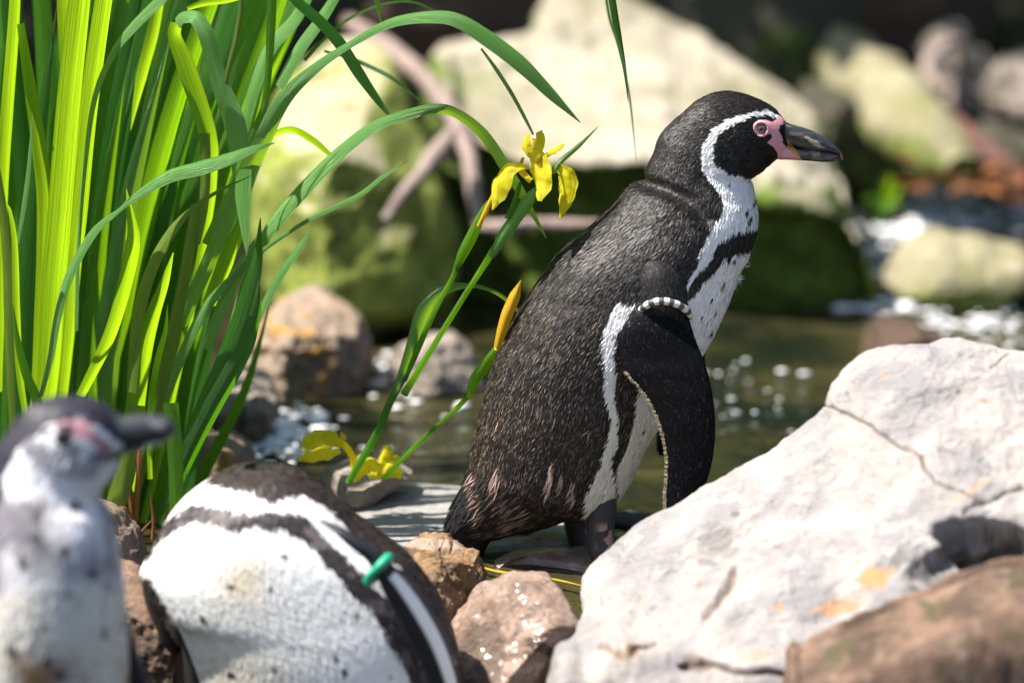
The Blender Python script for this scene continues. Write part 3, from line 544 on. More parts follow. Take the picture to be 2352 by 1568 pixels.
iris = thing('iris_plant', V(230, 1230, .12)*np.array([1,1,0]), 'dense clump of tall backlit green iris leaves filling the left side', 'plant')
up = lambda w: [w*.75, w, w, w*.95, w*.8]
tp = lambda w: [w*.8, w, w*.95, w*.6, 1]
LV = [
 ([(95,1000),(113,848),(125,650),(140,480),(158,250),(184,0),(192,-60)], up(52), (.05,.02), 'leaf_bright', 12),
 ([(130,1000),(150,800),(168,600),(182,480),(205,250),(240,0),(255,-60)], up(40), (.07,.05), 'leaf_bright', -14),
 ([(85,950),(98,750),(105,480),(90,330),(70,200),(48,55)], [26,34,34,32,26,16], (.08,.10), 'leaf_bright', 18),
 ([(-5,900),(0,650),(6,430),(18,250),(32,70),(38,-40)], up(26), (.08,.1), 'leaf_bright', 20),
 ([(30,1000),(20,800),(15,600),(5,480),(-10,380)], up(22), (-.02,-.04), 'leaf_olive', 30),
 ([(60,960),(45,850),(38,700),(34,560),(24,490),(18,470)], tp(16), (.0,-.02), 'leaf_bright', 10),
 ([(70,1010),(85,930),(60,860),(40,780),(30,700)], tp(24), (.0,-.02), 'leaf_mid', 20),
 ([(175,760),(180,560),(199,340),(220,214),(260,122),(306,61),(367,0),(390,-30)], [10,10,12,14,18,24,26,24], (.06,.0), 'leaf_sheen', -40),
 ([(330,1200),(420,800),(475,520),(484,400),(478,306),(429,153),(402,86),(406,52)], [16,18,20,34,40,42,30,26], (.1,.06), 'leaf_bright', [-40,-45,-30,-10]),
 ([(406,54),(420,40),(445,38),(462,55),(478,90),(502,184),(536,276),(551,368),(556,459),(562,530),(567,587)], [24,27,32,36,36,40,50,50,38,22,2], (.06,.0), 'leaf_sheen', [30,35,25,-20,-45,-40]),
 ([(92,909),(113,832),(132,725),(159,633),(214,535),(275,482),(306,456),(383,407),(459,386),(520,367),(582,343),(631,328)], [12,16,20,22,20,10,16,30,34,30,18,2], (.0,-.04), 'leaf_sheen', -30),
 ([(300,1150),(360,950),(420,740),(480,600),(540,450),(600,330),(650,230),(720,160),(800,105),(900,52),(1000,38),(1060,50),(1130,95),(1200,150),(1270,220),(1333,282)], [24,28,32,34,40,40,36,24,16,22,30,34,38,36,24,2], (.15,.0,-.03,-.02), 'leaf_sheen', [-10,-10,-25,20,40,35,20]),
 ([(470,960),(520,800),(560,660),(600,560),(640,500),(700,430),(780,350),(860,290),(940,262),(1000,250),(1050,262),(1110,310),(1160,385),(1200,450),(1255,548)], [20,22,24,28,34,34,30,26,24,22,22,24,26,20,2], (.12,.05,.02,.06), 'leaf_sheen', [35,40,42,40,-30,-40,-35]),
 ([(640,-60),(680,0),(735,49),(784,104),(827,171),(870,233),(905,279)], [20,24,26,28,26,16,2], (.1,.08), 'leaf_dark', 25),
 ([(700,140),(766,70),(827,31),(888,9),(949,6),(1010,32)], [8,8,7,6,6,5], (.2,.2), 'leaf_mid', 0),
 ([(858,-40),(864,-5),(871,30),(876,58)], [9,11,9,1], (.1,.1), 'leaf_bright', 0),
 ([(1398,-60),(1405,-10),(1420,80),(1435,160),(1443,235)], [14,17,16,8,1], (.05,.02), 'leaf_dark', 20),
 ([(1388,-40),(1400,40),(1425,120),(1447,230),(1462,375)], [6,7,6,5,1], (-.1,-.16), 'leaf_mid', 0),
 ([(745,118),(800,132),(836,147),(903,181),(962,230)], [6,8,11,10,2], (.2,.25), 'leaf_sheen', -30),
 ([(600,330),(637,306),(674,300),(720,325),(760,358)], [8,13,16,16,10], (.12,.14), 'leaf_bright', -30),
 ([(330,1080),(400,860),(465,720),(530,640),(610,570),(700,510),(760,480),(830,445),(880,405),(937,370)], [16,22,26,16,10,10,11,12,10,1], (.08,.0), 'leaf_sheen', -30),
 ([(560,800),(597,719),(643,633),(690,565),(716,523)], [12,18,20,16,2], (.1,.12), 'leaf_sheen', -30),
 ([(1105,112),(1140,160),(1175,215),(1205,270),(1225,310)], [5,9,9,8,5], (.0,.0), 'leaf_mid', 0),
 ([(185,910),(240,800),(270,720),(298,610),(306,540),(290,433)], [20,26,28,32,30,1], (.02,-.02), 'leaf_bright', 15),
 ([(290,1130),(310,950),(328,820),(350,730),(378,650),(398,580)], [36,42,40,32,20,2], (.03,.0), 'leaf_bright', -12),
 ([(345,1100),(345,950),(362,830),(380,760),(385,700)], [12,14,14,10,1], (.02,.0), 'leaf_bright', 12),
 ([(300,900),(312,756),(331,664),(361,587),(398,526),(441,480),(500,440),(580,402)], [24,30,30,28,22,12,8,1], (.01,-.03), 'leaf_olive', 30),
 ([(450,470),(429,603),(413,695),(392,786),(352,960),(300,1150)], [22,26,28,32,34,34], (.05,.04), 'leaf_olive', 0),
 ([(470,306),(472,380),(468,470),(450,560)], [24,24,22,20], (.06,.05), 'leaf_olive', 0),
 ([(557,-30),(552,30),(540,100),(522,170),(505,260)], [12,14,14,12,12], (.03,.03), 'leaf_olive', 0),
 ([(625,-20),(622,60),(617,160),(606,245),(580,310),(520,450),(470,560)], [22,22,16,16,15,15,14], (.05,.05), 'leaf_mid', 0),
 ([(380,1210),(410,1100),(440,1020),(480,920),(520,830),(565,700),(590,600),(598,500)], [40,48,50,52,52,44,26,2], (.0,.02), 'leaf_dark', 10),
 ([(400,1120),(440,1030),(490,930),(535,850),(570,780),(590,700),(596,642)], [30,36,42,42,36,22,2], (-.02,.0), 'leaf_dark', -18),
 ([(400,1230),(404,1120),(400,1020),(392,925)], [30,34,36,36], (-.06,-.06), 'leaf_mid', 15),
 ([(250,1200),(280,1110),(300,1020),(316,930)], [46,50,46,40], (.0,.0), 'leaf_olive', 0),
 ([(350,1240),(352,1190),(345,1130)], [12,9,1], (-.1,-.1), 'dead_leaf', 0),
 ([(318,1240),(330,1215),(352,1190)], [8,7,1], (-.1,-.1), 'dead_leaf', 0),
 ([(480,700),(520,600),(545,540),(560,505)], [30,36,30,20], (.08,.08), 'leaf_bright', 10),
 ([(470,800),(520,680),(560,600),(600,530)], [26,30,24,2], (.06,.05), 'leaf_sheen', -25),
 ([(560,300),(585,200),(620,110),(680,40),(720,-40)], [24,30,34,30,24], (.2,.2), 'leaf_sheen', -35),
 ([(540,380),(570,260),(600,150),(650,60),(700,-40)], [34,40,42,40,30], (.25,.28), 'leaf_mid', 20),
 ([(640,200),(690,110),(740,40),(790,-40)], [26,30,28,20], (.16,.16), 'leaf_sheen', -30),
 ([(470,420),(500,300),(560,180),(610,80),(640,-30)], [30,40,44,46,40], (.3,.3), 'leaf_sheen', -35),
 ([(330,700),(370,520),(420,360),(470,220),(530,90),(580,-30)], [40,50,54,50,46,40], (.3,.32), 'leaf_dark', 10),
 ([(250,900),(300,640),(330,430),(370,230),(420,60),(450,-40)], [50,60,66,66,60,50], (.22,.24), 'leaf_dark', -8),
 ([(200,980),(235,700),(262,480),(290,280),(330,90),(360,-40)], [50,60,64,64,60,50], (.2,.2), 'leaf_dark', 12),
 ([(60,1000),(70,700),(60,430),(40,200),(20,-40)], [40,50,54,54,46], (.24,.2), 'leaf_dark', 14),
 ([(10,1000),(30,700),(38,430),(30,200),(25,-40)], [40,50,54,54,46], (.3,.3), 'leaf_mid', -14),
 ([(110,700),(120,500),(118,330),(105,150),(90,-40)], [40,44,50,50,44], (.26,.3), 'leaf_mid', 14),
 ([(150,300),(152,150),(150,40),(148,-30)], [1,28,32,30], (.12,.12), 'leaf_bright', 10),
 ([(300,300),(325,180),(350,80),(370,-30)], [1,24,28,26], (.15,.15), 'leaf_bright', 10),
 ([(430,20),(470,8),(520,2),(560,-8)], [10,14,12,10], (.1,.1), 'leaf_bright', -20),
 ([(620,700),(560,900),(470,1080),(420,1190)][::-1], [20,30,22,2], (.2,.22), 'leaf_mid', 10),
 ([(40,560),(55,470),(66,380),(75,260)], [8,12,10,2], (.0,.02), 'leaf_sheen', -30),
]
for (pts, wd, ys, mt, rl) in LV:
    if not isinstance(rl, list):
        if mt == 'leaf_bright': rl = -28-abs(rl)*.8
        if mt == 'leaf_sheen': rl = abs(rl)
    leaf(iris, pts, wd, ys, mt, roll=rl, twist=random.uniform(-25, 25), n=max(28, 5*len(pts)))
# blades standing deeper in the clump
for k in range(150):
    bx = random.uniform(-330, 440) if k % 3 else random.uniform(60, 430); y = random.uniform(.12, .75)
    lean = max(bx+20, 0)/420*250 + random.uniform(-40, 90)
    vb = 1259-400*y + 15
    topv = random.uniform(-140, 300) if random.random() < .75 else random.uniform(350, 800)
    f = (vb-topv)/1300
    pts = [(bx, vb), (bx+lean*.12*f, vb-(vb-topv)*.3), (bx+lean*.45*f, vb-(vb-topv)*.65), (bx+lean*f*1.05, topv)]
    wd = random.uniform(36, 70); mt = random.choice(['leaf_dark']*3+['leaf_mid']*4+['leaf_bright']*2+['leaf_sheen'])
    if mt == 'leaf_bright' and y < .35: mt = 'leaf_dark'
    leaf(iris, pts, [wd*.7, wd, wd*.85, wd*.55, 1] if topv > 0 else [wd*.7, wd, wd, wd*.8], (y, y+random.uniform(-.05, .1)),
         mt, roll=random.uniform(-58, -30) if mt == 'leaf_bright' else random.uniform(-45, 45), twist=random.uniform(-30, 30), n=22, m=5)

# dead stalks and bent brown blades low in the clump
for k in range(16):
    bx = random.uniform(20, 420); y = random.uniform(-.02, .15); vb = 1262-400*y; h = random.uniform(60, 260); d = random.uniform(-60, 90)
    leaf(iris, [(bx, vb), (bx+d*.3, vb-h*.6), (bx+d*.7, vb-h), (bx+d*1.2, vb-h*random.uniform(.6, 1.1))], [8, random.uniform(8, 16), 8, 1], (y, y-.02), random.choice(['dead_leaf', 'leaf_olive', 'dead_leaf']), roll=random.uniform(-40, 40), n=20, m=5)

# flowering stems
def stalk_tube(parent, pts, w, y, mat, name='stem', n=40, seg=12, flat=1.0):
    C = [V(u, v, yy) for (u, v), yy in zip(pts, np.interp(np.linspace(0, 1, len(pts)), np.linspace(0, 1, len(y)), y))]
    P, f = tube(C, [x*.000574*.5 for x in w], seg, n)
    uv = np.stack([np.tile(np.linspace(-1, 1, seg), n), np.repeat(np.linspace(0, 3, n), seg)], -1)
    return mk(name, P, f, M[mat], parent, uv=uv)
def petal(parent, pts, w, y, roll=0, fold=.5, mat='petal', name='petal', seed=0):
    P, f, uv = ribbon(pts, w, y, roll=roll, fold=fold, n=26, m=11, twist=30)
    P = P + .0035*np.stack([fbm(P*70, 3, seed+k) for k in range(3)], -1)
    return mk(name, P, f, M[mat], parent, uv=uv)
s1 = thing('iris_stalk', G(812,1100,0), 'tall forked green stalk carrying the open yellow iris flower', 'flower')
stalk_tube(s1, [(800,1108),(835,1048),(870,985),(900,915),(928,862)], [16,17,17,18,20], (.05,.04), 'leaf_mid')
stalk_tube(s1, [(925,872),(960,800),(1005,700),(1040,636),(1052,600)], [20,15,12,12,16], (.04,.04), 'leaf_bright')
stalk_tube(s1, [(1046,622),(1062,585),(1085,540),(1108,490),(1122,462)], [10,24,26,18,8], (.04,.03), 'leaf_bright', name='bud')
stalk_tube(s1, [(1098,520),(1118,480),(1135,440)], [7,11,5], (.02,.02), 'petal_orange', name='bud')
stalk_tube(s1, [(928,905),(985,812),(1060,690),(1110,612),(1140,566)], [18,14,13,14,18], (.03,.0), 'leaf_bright')
stalk_tube(s1, [(1130,590),(1155,545),(1185,500),(1212,462),(1233,430)], [14,28,30,30,8], (.0,-.01), 'leaf_sheen', name='bud')
leaf(s1, [(905,905),(925,860),(950,790),(975,715),(1020,668),(1080,656),(1130,668),(1165,690),(1195,720)], [10,22,30,36,24,10,8,9,8], (.03,.06), 'leaf_sheen', roll=-30)
leaf(s1, [(1268,398),(1290,370),(1330,335),(1375,290)], [12,14,10,1], (.0,.02), 'leaf_sheen', roll=-20)
stalk_tube(s1, [(1165,502),(1180,470),(1195,420)], [12,14,9], (-.01,-.01), 'leaf_mid')
stalk_tube(s1, [(1185,395),(1196,376),(1202,362)], [5,9,6], (-.01,-.01), 'petal_orange')
fl = lambda *a, **k: petal(s1, *a, **k)
fl([(1212,382),(1190,382),(1165,392),(1148,425),(1138,458),(1129,482)], [10,18,34,44,30,6], (-.02,-.03), roll=-35, seed=1)
fl([(1196,385),(1206,405),(1222,418)], [14,18,12], (-.02,-.03), roll=-20, seed=2)
fl([(1222,352),(1232,372),(1242,402),(1246,435),(1240,462)], [30,46,48,34,10], (-.01,-.05), roll=-35, seed=3)
fl([(1278,388),(1296,400),(1303,430),(1296,465),(1287,500)], [16,36,42,28,8], (.01,.0), roll=-40, seed=4)
fl([(1222,362),(1211,345),(1208,325),(1214,308)], [10,20,20,8], (-.01,.0), roll=30, seed=5)
fl([(1238,358),(1240,338),(1242,320),(1238,303)], [14,20,22,18], (-.02,-.02), roll=-25, seed=6)
fl([(1226,356),(1226,336),(1226,318)], [10,14,8], (.01,.01), roll=0, mat='petal_orange', seed=7)
fl([(1250,362),(1268,352),(1280,340),(1292,328)], [12,12,16,5], (.0,.02), roll=30, seed=8)
fl([(1230,360),(1238,372),(1240,386)], [20,26,10], (-.055,-.06), roll=0, mat='petal_orange', seed=9)
s2 = thing('iris_stalk', G(897,1090,0), 'shorter green stalk ending in one closed orange yellow bud', 'flower')
stalk_tube(s2, [(880,1100),(930,1048),(980,1000),(1030,955),(1070,915),(1090,880)], [12,12,12,11,12,14], (.08,.04), 'leaf_bright')
stalk_tube(s2, [(1075,912),(1092,870),(1118,832),(1140,805),(1152,780)], [10,26,26,22,10], (.03,.0), 'leaf_bright', name='bud')
P, f, uv = ribbon([(1140,800),(1152,760),(1165,720),(1182,680),(1197,643)], [14,24,28,26,2], (-.02,-.03), roll=10, fold=.5, n=26); mk('bud', P, f, M['petal_orange'], s2, uv=uv)
P, f = tube([V(1142,802,.0), V(1156,752,-.01), V(1172,705,-.02), V(1190,658,-.025)], [.004,.0065,.006,.001], 10, 20)
mk('bud', P, f, M['petal_orange'], s2, uv=np.zeros((len(P), 2)))
s3 = thing('iris_flower', G(812,1098,0), 'low yellow iris flower opening just behind the grey slab', 'flower', )
fl = lambda *a, **k: petal(s3, *a, **k)
stalk_tube(s3, [(810,1100),(812,1060),(800,1032),(782,1012)], [14,16,16,14], (.13,.12), 'petal', name='stem')
fl([(790,1020),(760,1010),(730,1008),(705,1020),(692,1032)], [14,40,44,34,8], (.12,.1), roll=20, seed=11)
fl([(780,1030),(750,1038),(715,1046),(684,1058)], [14,30,30,6], (.1,.09), roll=-30, seed=12)
fl([(782,1016),(788,1005),(780,994)], [14,14,6], (.11,.11), roll=0, seed=13)
fl([(810,1100),(830,1078),(850,1064),(868,1075)], [20,30,34,16], (.12,.1), roll=30, seed=14)
fl([(845,1092),(870,1086),(895,1080),(925,1092)], [20,36,34,20], (.14,.1), roll=-10, seed=15)
fl([(868,1075),(880,1052),(888,1034),(884,1022)], [16,24,22,8], (.13,.13), roll=30, seed=16)
fl([(885,1060),(905,1052),(918,1066)], [10,22,14], (.13,.13), roll=-20, seed=17)
fl([(820,1070),(826,1050),(832,1040)], [10,14,4], (.13,.13), roll=20, seed=18)

# leaves lying on the right-hand rocks
lf = thing('leafy_sprig', G(2010,500,0)+np.array([0,0,.0]), 'small bright green sprig growing at the water edge, right of the beak', 'plant')
for k, (a, ln) in enumerate(((-70, 60), (-30, 55), (20, 50), (60, 40), (130, 50), (170, 45))):
    c, s_ = math.cos(math.radians(a)), math.sin(math.radians(a))
    leaf(lf, [(2025,455), (2025+c*ln*.5, 455+s_*ln*.5), (2025+c*ln, 455+s_*ln)], [8, 36, 4], (1.9, 1.85), 'leaf_bright', roll=20*(-1)**k, n=12)
P, f = tube([V(2022,520,1.92), V(2020,490,1.9), V(2025,455,1.88)], [.003,.003,.002], 8, 10); mk('stem', P, f, M['leaf_mid'], lf, uv=np.zeros((len(P), 2)))
for k in range(34):
    u0 = 2070+random.uniform(0, 290); v0 = 375+random.gauss(20, 22)+(u0-2080)*.10; a = random.uniform(-.5, .6); ln = random.uniform(30, 70)
    yy = random.uniform(1.75, 2.2)
    P, f, uv = ribbon([(u0-ln*math.cos(a)/2, v0-ln*math.sin(a)/2), (u0, v0-4), (u0+ln*math.cos(a)/2, v0+ln*math.sin(a)/2)], [4, random.uniform(22, 38), 3], (yy, yy), roll=random.uniform(-50, 50), n=12, m=5)
    o = mk('dead_leaf', P, f, M['dead_leaf'], uv=uv); tag(o, 'rust brown dead leaf caught among wet stones under the reddish stick', 'leaf', 'rust brown dead leaves at the right')

# ------------------------------------------------------------------ white flecks put in as sun glints, besides froth, on the stream (uncountable)
def foam_glints():
    t = (1+5**.5)/2
    iv = np.array([(-1,t,0),(1,t,0),(-1,-t,0),(1,-t,0),(0,-1,t),(0,1,t),(0,-1,-t),(0,1,-t),(t,0,-1),(t,0,1),(-t,0,-1),(-t,0,1)])/math.hypot(1, t)
    ifc = np.array([(0,11,5),(0,5,1),(0,1,7),(0,7,10),(0,10,11),(1,5,9),(5,11,4),(11,10,2),(10,7,6),(7,1,8),(3,9,4),(3,4,2),(3,2,6),(3,6,8),(3,8,9),(4,9,5),(2,4,11),(6,2,10),(8,6,7),(9,8,1)])
    C = []; R = []
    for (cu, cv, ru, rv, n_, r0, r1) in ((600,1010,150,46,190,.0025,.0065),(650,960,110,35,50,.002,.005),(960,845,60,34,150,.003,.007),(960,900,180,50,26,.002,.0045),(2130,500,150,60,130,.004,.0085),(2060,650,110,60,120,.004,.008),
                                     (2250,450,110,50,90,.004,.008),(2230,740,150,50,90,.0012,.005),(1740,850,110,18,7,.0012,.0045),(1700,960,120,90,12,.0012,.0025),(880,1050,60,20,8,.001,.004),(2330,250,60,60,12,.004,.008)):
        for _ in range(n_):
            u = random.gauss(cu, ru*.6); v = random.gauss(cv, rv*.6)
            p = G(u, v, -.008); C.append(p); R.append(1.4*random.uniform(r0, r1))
    C = np.array(C); R = np.array(R)
    P = C[:, None] + R[:, None, None]*iv*np.stack([RNG.uniform(.7, 2.8, len(C)), RNG.uniform(.6, 1.1, len(C)), RNG.uniform(.35, .8, len(C))], -1)[:, None]; F = ifc[None]+12*np.arange(len(C))[:, None, None]
    o = mk('foam_glints', P.reshape(-1, 3), F.reshape(-1, 3), M['foam_glints'], origin=(0, 0, 0)); tag(o, 'white froth flecks on the stream, most standing in for sun glints', 'foam_glints', kind='stuff')
foam_glints()

for k in range(26):
    u0 = random.uniform(850, 2400); v0 = random.uniform(-20, 330); w_ = random.uniform(40, 95)
    y0 = 4.4-1.9*max(v0, 0)/330+random.uniform(0, .3)
    if v0 > 230 and u0 < 1900: continue
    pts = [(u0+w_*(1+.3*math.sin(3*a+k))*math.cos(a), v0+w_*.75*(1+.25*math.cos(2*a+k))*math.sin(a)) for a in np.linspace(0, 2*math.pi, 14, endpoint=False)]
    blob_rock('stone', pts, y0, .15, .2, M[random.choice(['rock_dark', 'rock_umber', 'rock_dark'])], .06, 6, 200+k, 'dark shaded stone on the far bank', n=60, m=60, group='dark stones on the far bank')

# ------------------------------------------------------------------ leafy mass added behind, above the frame, so the water reflects dark
def undergrowth_backdrop():
    n = 26000
    c = np.stack([RNG.uniform(-7, 7, n), RNG.uniform(5.2, 8.5, n), RNG.uniform(0, 1, n)], -1)
    top = 2.6+1.0*vnoise(c*np.array([.6, .6, 0]), 4); c[:, 2] = .7+c[:, 2]**.8*top
    keep = vnoise(c*2.2, 9) > -.25; c = c[keep]; n = len(c)
    a = RNG.normal(size=(n, 3)); a /= np.linalg.norm(a, axis=1, keepdims=True)
    b = np.cross(a, RNG.normal(size=(n, 3))); b /= np.linalg.norm(b, axis=1, keepdims=True)
    L = RNG.uniform(.05, .11, n)[:, None]
    P = np.stack([c-a*L, c+b*L*.45, c+a*L, c-b*L*.45], 1).reshape(-1, 3)
    o = mk('undergrowth_backdrop', P, np.arange(4*n).reshape(-1, 4), M['leaf_dark'], origin=(0, 7, 0), uv=np.zeros((4*n, 2)), smoothf=False)
    tag(o, 'dark leafy backdrop added on the bank, above the frame, to darken the water', 'undergrowth_backdrop', kind='stuff')
undergrowth_backdrop()
def shade_tree():  # out of frame, added so that its crown shades the far bank
    base = np.array([-2.6, 5.2, .6]); t = thing('shade_tree', base, 'leafy trunk and crown added unseen above the frame to shade the far bank', 'shade_tree')
    P, f = tube([base-(0, 0, .3), base+(.05, -.05, .8), base+(.3, -.2, 1.6), base+(.9, -.5, 2.3), base+(1.8, -.9, 2.8)], [.17, .14, .12, .09, .05], 14, 40, .02); mk('trunk', P, f, M['bark'], t)
    for a, b in (((.3, -.2, 1.6), (-.8, -1.2, 2.5)), ((.9, -.5, 2.3), (2.2, -1.9, 2.5)), ((1.8, -.9, 2.8), (3.8, -.6, 2.9)), ((1.2, -.6, 2.4), (1.6, .8, 3.2))):
        a, b = base+a, base+b; P, f = tube([a, (a+b)/2+(0, 0, .15), b], [.06, .04, .015], 10, 24, .02); mk('branch', P, f, M['bark'], t)
    n = 34000; c = np.stack([RNG.uniform(-5.2, 3.4, n), RNG.uniform(2.3, 7.5, n), RNG.uniform(1.7, 3.6, n)], -1)
    c = c[(vnoise(c*1.6, 31)+.5*vnoise(c*4, 32) > -.42)]; n = len(c)
    a = RNG.normal(size=(n, 3)); a /= np.linalg.norm(a, axis=1, keepdims=True); b = np.cross(a, RNG.normal(size=(n, 3))); b /= np.linalg.norm(b, axis=1, keepdims=True)
    L = RNG.uniform(.06, .12, n)[:, None]; P = np.stack([c-a*L, c+b*L*.5, c+a*L, c-b*L*.5], 1).reshape(-1, 3)
    o = mk('crown', P, np.arange(4*n).reshape(-1, 4), M['leaf_dark'], t, uv=np.zeros((4*n, 2)), smoothf=False); o['kind'] = 'stuff'
shade_tree()

# ------------------------------------------------------------------ penguins
class Acc:
    def __init__(s): s.v = []; s.f = []; s.c = []; s.m = []; s.n = 0
    def add(s, P, f, c, mi=0):
        P = np.asarray(P).reshape(-1, 3); s.v.append(P); s.c.append(np.broadcast_to(np.asarray(c), (len(P), 3)).reshape(-1, 3) if np.ndim(c) == 1 else np.asarray(c).reshape(-1, 3))
        f = [tuple(int(i)+s.n for i in x) for x in f]; s.f += f; s.m += [mi]*len(f); s.n += len(P)
    def build(s, name, mats, parent):
        o = mk(name, np.concatenate(s.v), s.f, None, parent, col=np.concatenate(s.c))
        for m in mats: o.data.materials.append(m)
        o.data.polygons.foreach_set('material_index', np.array(s.m, np.int32)); return o
def loft(st, wd, y0, n, m, pw=2.1, ys=None):
    """st = [((u,v) back edge, (u,v) front edge)]; wd = half width across; returns rings (n, m, 3)"""
    st = np.array(st, float); k = len(st)
    ys = np.full(k, y0, float) if ys is None else np.array(ys, float)
    B = np.array([V(*a, y) for a, y in zip(st[:, 0], ys)]); F = np.array([V(*a, y) for a, y in zip(st[:, 1], ys)])
    wd = np.interp(np.linspace(0, 1, k), np.linspace(0, 1, len(wd)), wd)
    D = catmull(np.concatenate([B, F, wd[:, None]], 1), n); B, F, W = D[:, :3], D[:, 3:6], np.abs(D[:, 6])
    th = np.linspace(0, 2*math.pi, m, endpoint=False)
    ct = np.sign(np.cos(th))*np.abs(np.cos(th))**(2/pw); stn = np.sign(np.sin(th))*np.abs(np.sin(th))**(2/pw)
    c = (B+F)/2; a = (F-B)/2
    P = c[:, None]+a[:, None]*ct[None, :, None]; P[..., 1] -= W[:, None]*stn[None]
    return P
def loft_faces(n, m, off=0):
    f = gridfaces(n, m, True).tolist(); f += [list(range(m)), list(range((n-1)*m, n*m))[::-1]]; return f
def feathers(P, cnt, Lf, Wf, colf, lift=.0022, spread=.25, keep=None, dirsign=-1, tipf=None, seed=3, w_side=None):
    """thousands of small overlapping body feathers on a ring surface; they run along the body axis"""
    rng = np.random.default_rng(seed); n, m, _ = P.shape
    nn = gnormals(P, True); c0 = P.mean(1, keepdims=True); sgn = np.sign(((P-c0)*nn).sum(-1).mean()); nn = nn*sgn
    di = np.gradient(P, axis=0)*dirsign; dj = (np.roll(P, -1, 1)-np.roll(P, 1, 1))/2
    area = np.linalg.norm(np.cross(di, dj), axis=-1)
    if w_side is not None: area = area*w_side(P)
    area[0] = area[-1] = 0
    pr = (area/area.sum()).ravel(); idx = rng.choice(n*m, cnt, p=pr); i, j = idx//m, idx % m
    fi, fj = rng.uniform(0, 1, cnt), rng.uniform(0, 1, cnt); i2 = np.minimum(i+1, n-1); j2 = (j+1) % m
    bl = lambda A: (A[i, j]*((1-fi)*(1-fj))[:, None]+A[i2, j]*(fi*(1-fj))[:, None]+A[i, j2]*((1-fi)*fj)[:, None]+A[i2, j2]*(fi*fj)[:, None])
    p, nr, d = bl(P), bl(nn), bl(di)
    if keep is not None:
        k = keep(p); p, nr, d = p[k], nr[k], d[k]
    nr /= np.linalg.norm(nr, axis=1, keepdims=True); d -= nr*(d*nr).sum(1, keepdims=True); d /= np.linalg.norm(d, axis=1, keepdims=True)+1e-9
    s = np.cross(nr, d); a = rng.normal(0, spread, len(p)) + .25*fbm(p*30, 2, 99)
    d = d*np.cos(a)[:, None]+s*np.sin(a)[:, None]; s = np.cross(nr, d)
    L = (Lf(p)*rng.uniform(.75, 1.25, len(p)))[:, None]; W = (Wf(p)*rng.uniform(.75, 1.25, len(p)))[:, None]
    li = (lift*rng.uniform(.3, 1.3, len(p)))[:, None]; roll = rng.normal(0, .22, len(p))[:, None]
    v0 = p-d*L*.25+nr*.0003; v1 = p+d*L*.35+s*W*.5+nr*(li*.55+roll*W*.5); v2 = p+d*L+nr*li; v3 = p+d*L*.35-s*W*.5+nr*(li*.55-roll*W*.5)
    Vv = np.stack([v0, v1, v2, v3], 1); c = colf(p); t = tipf(p, c, rng) if tipf else c
    cc = np.stack([c, c*.85+t*.15, t, c*.85+t*.15], 1)
    return Vv.reshape(-1, 3), np.arange(4*len(p)).reshape(-1, 4), cc.reshape(-1, 3)
def plumage(parent, parts):
    V_ = []; F_ = []; C_ = []; n = 0
    for v, f, c in parts: V_.append(v); F_.append(f+n); C_.append(c); n += len(v)
    o = mk('plumage', np.concatenate(V_), np.concatenate(F_), M['feather'], parent, col=np.concatenate(C_), smoothf=False); o['kind'] = 'stuff'; return o
def paint(q, layers, base, jit=3.0, P=None, crisp=()):
    """flat patches of plumage colour with ragged borders"""
    c = np.empty((*q.shape[:-1], 3)); c[:] = base
    q0 = q
    if P is not None and jit: q = q + jit*np.stack([fbm(P*160, 3, 1)*1.5+vnoise(P*500, 3), fbm(P*160, 3, 2)*1.5+vnoise(P*500, 4)], -1)
    for poly, col in layers: c[inpoly(q, poly)] = col
    q = q0 + (q-q0)*.35
    for poly, col in crisp: c[inpoly(q, poly)] = col
    return c
def oval(cu, cv, ru, rv, rot=0, k=14):
    a = np.linspace(0, 2*math.pi, k, endpoint=False); x, y = ru*np.cos(a), rv*np.sin(a); c, s = math.cos(rot), math.sin(rot)
    return np.stack([cu+c*x-s*y, cv+s*x+c*y], 1)
WHT = (.84, .83, .81); CRM = (.80, .74, .54); BLK = (.0074, .0070, .0073); DRK = (.0090, .0077, .0074); DBR = (.0115, .0082, .0064)
PNK = (.68, .30, .32); ORA = (.50, .22, .03)

# ---- the standing penguin
MAIN = [((1024,1229),(1108,1268)),((1031,1193),(1134,1234)),((1045,1156),(1185,1220)),((1064,1115),(1245,1206)),((1073,1085),(1320,1182)),((1082,1050),(1385,1172)),((1091,1009),(1424,1138)),((1098,975),(1443,1107)),
 ((1105,946),(1462,1070)),((1112,920),(1480,1030)),((1120,890),(1503,990)),((1130,852),(1528,955)),((1147,802),(1556,905)),((1169,759),(1582,860)),((1194,713),(1612,812)),((1219,674),(1642,758)),((1251,631),(1666,706)),((1286,585),(1688,650)),
 ((1322,553),(1705,610)),((1357,524),(1722,577)),((1400,485),(1735,535)),((1439,439),(1738,500)),((1460,421),(1736,474)),((1475,409),(1732,448)),((1483,395),(1727,425)),((1495,368),(1722,409)),((1503,350),(1728,405)),((1519,313),(1738,398)),((1546,282),(1748,392)),((1577,255),(1756,386)),((1608,230),(1762,381)),((1636,217),(1768,377)),
 ((1666,213),(1774,372)),((1697,216),(1780,368)),((1740,230),(1786,366)),((1770,246),(1793,365)),((1792,264),(1799,364)),((1805,281),(1808,362))]
MW = [.016,.030,.046,.062,.076,.087,.092,.095,.097,.099,.101,.103,.104,.105,.105,.104,.102,.098,.094,.089,.082,.073,.066,.059,.055,.052,.051,.049,.047,.045,.044,.043,.041,.038,.033,.027,.021,.013]
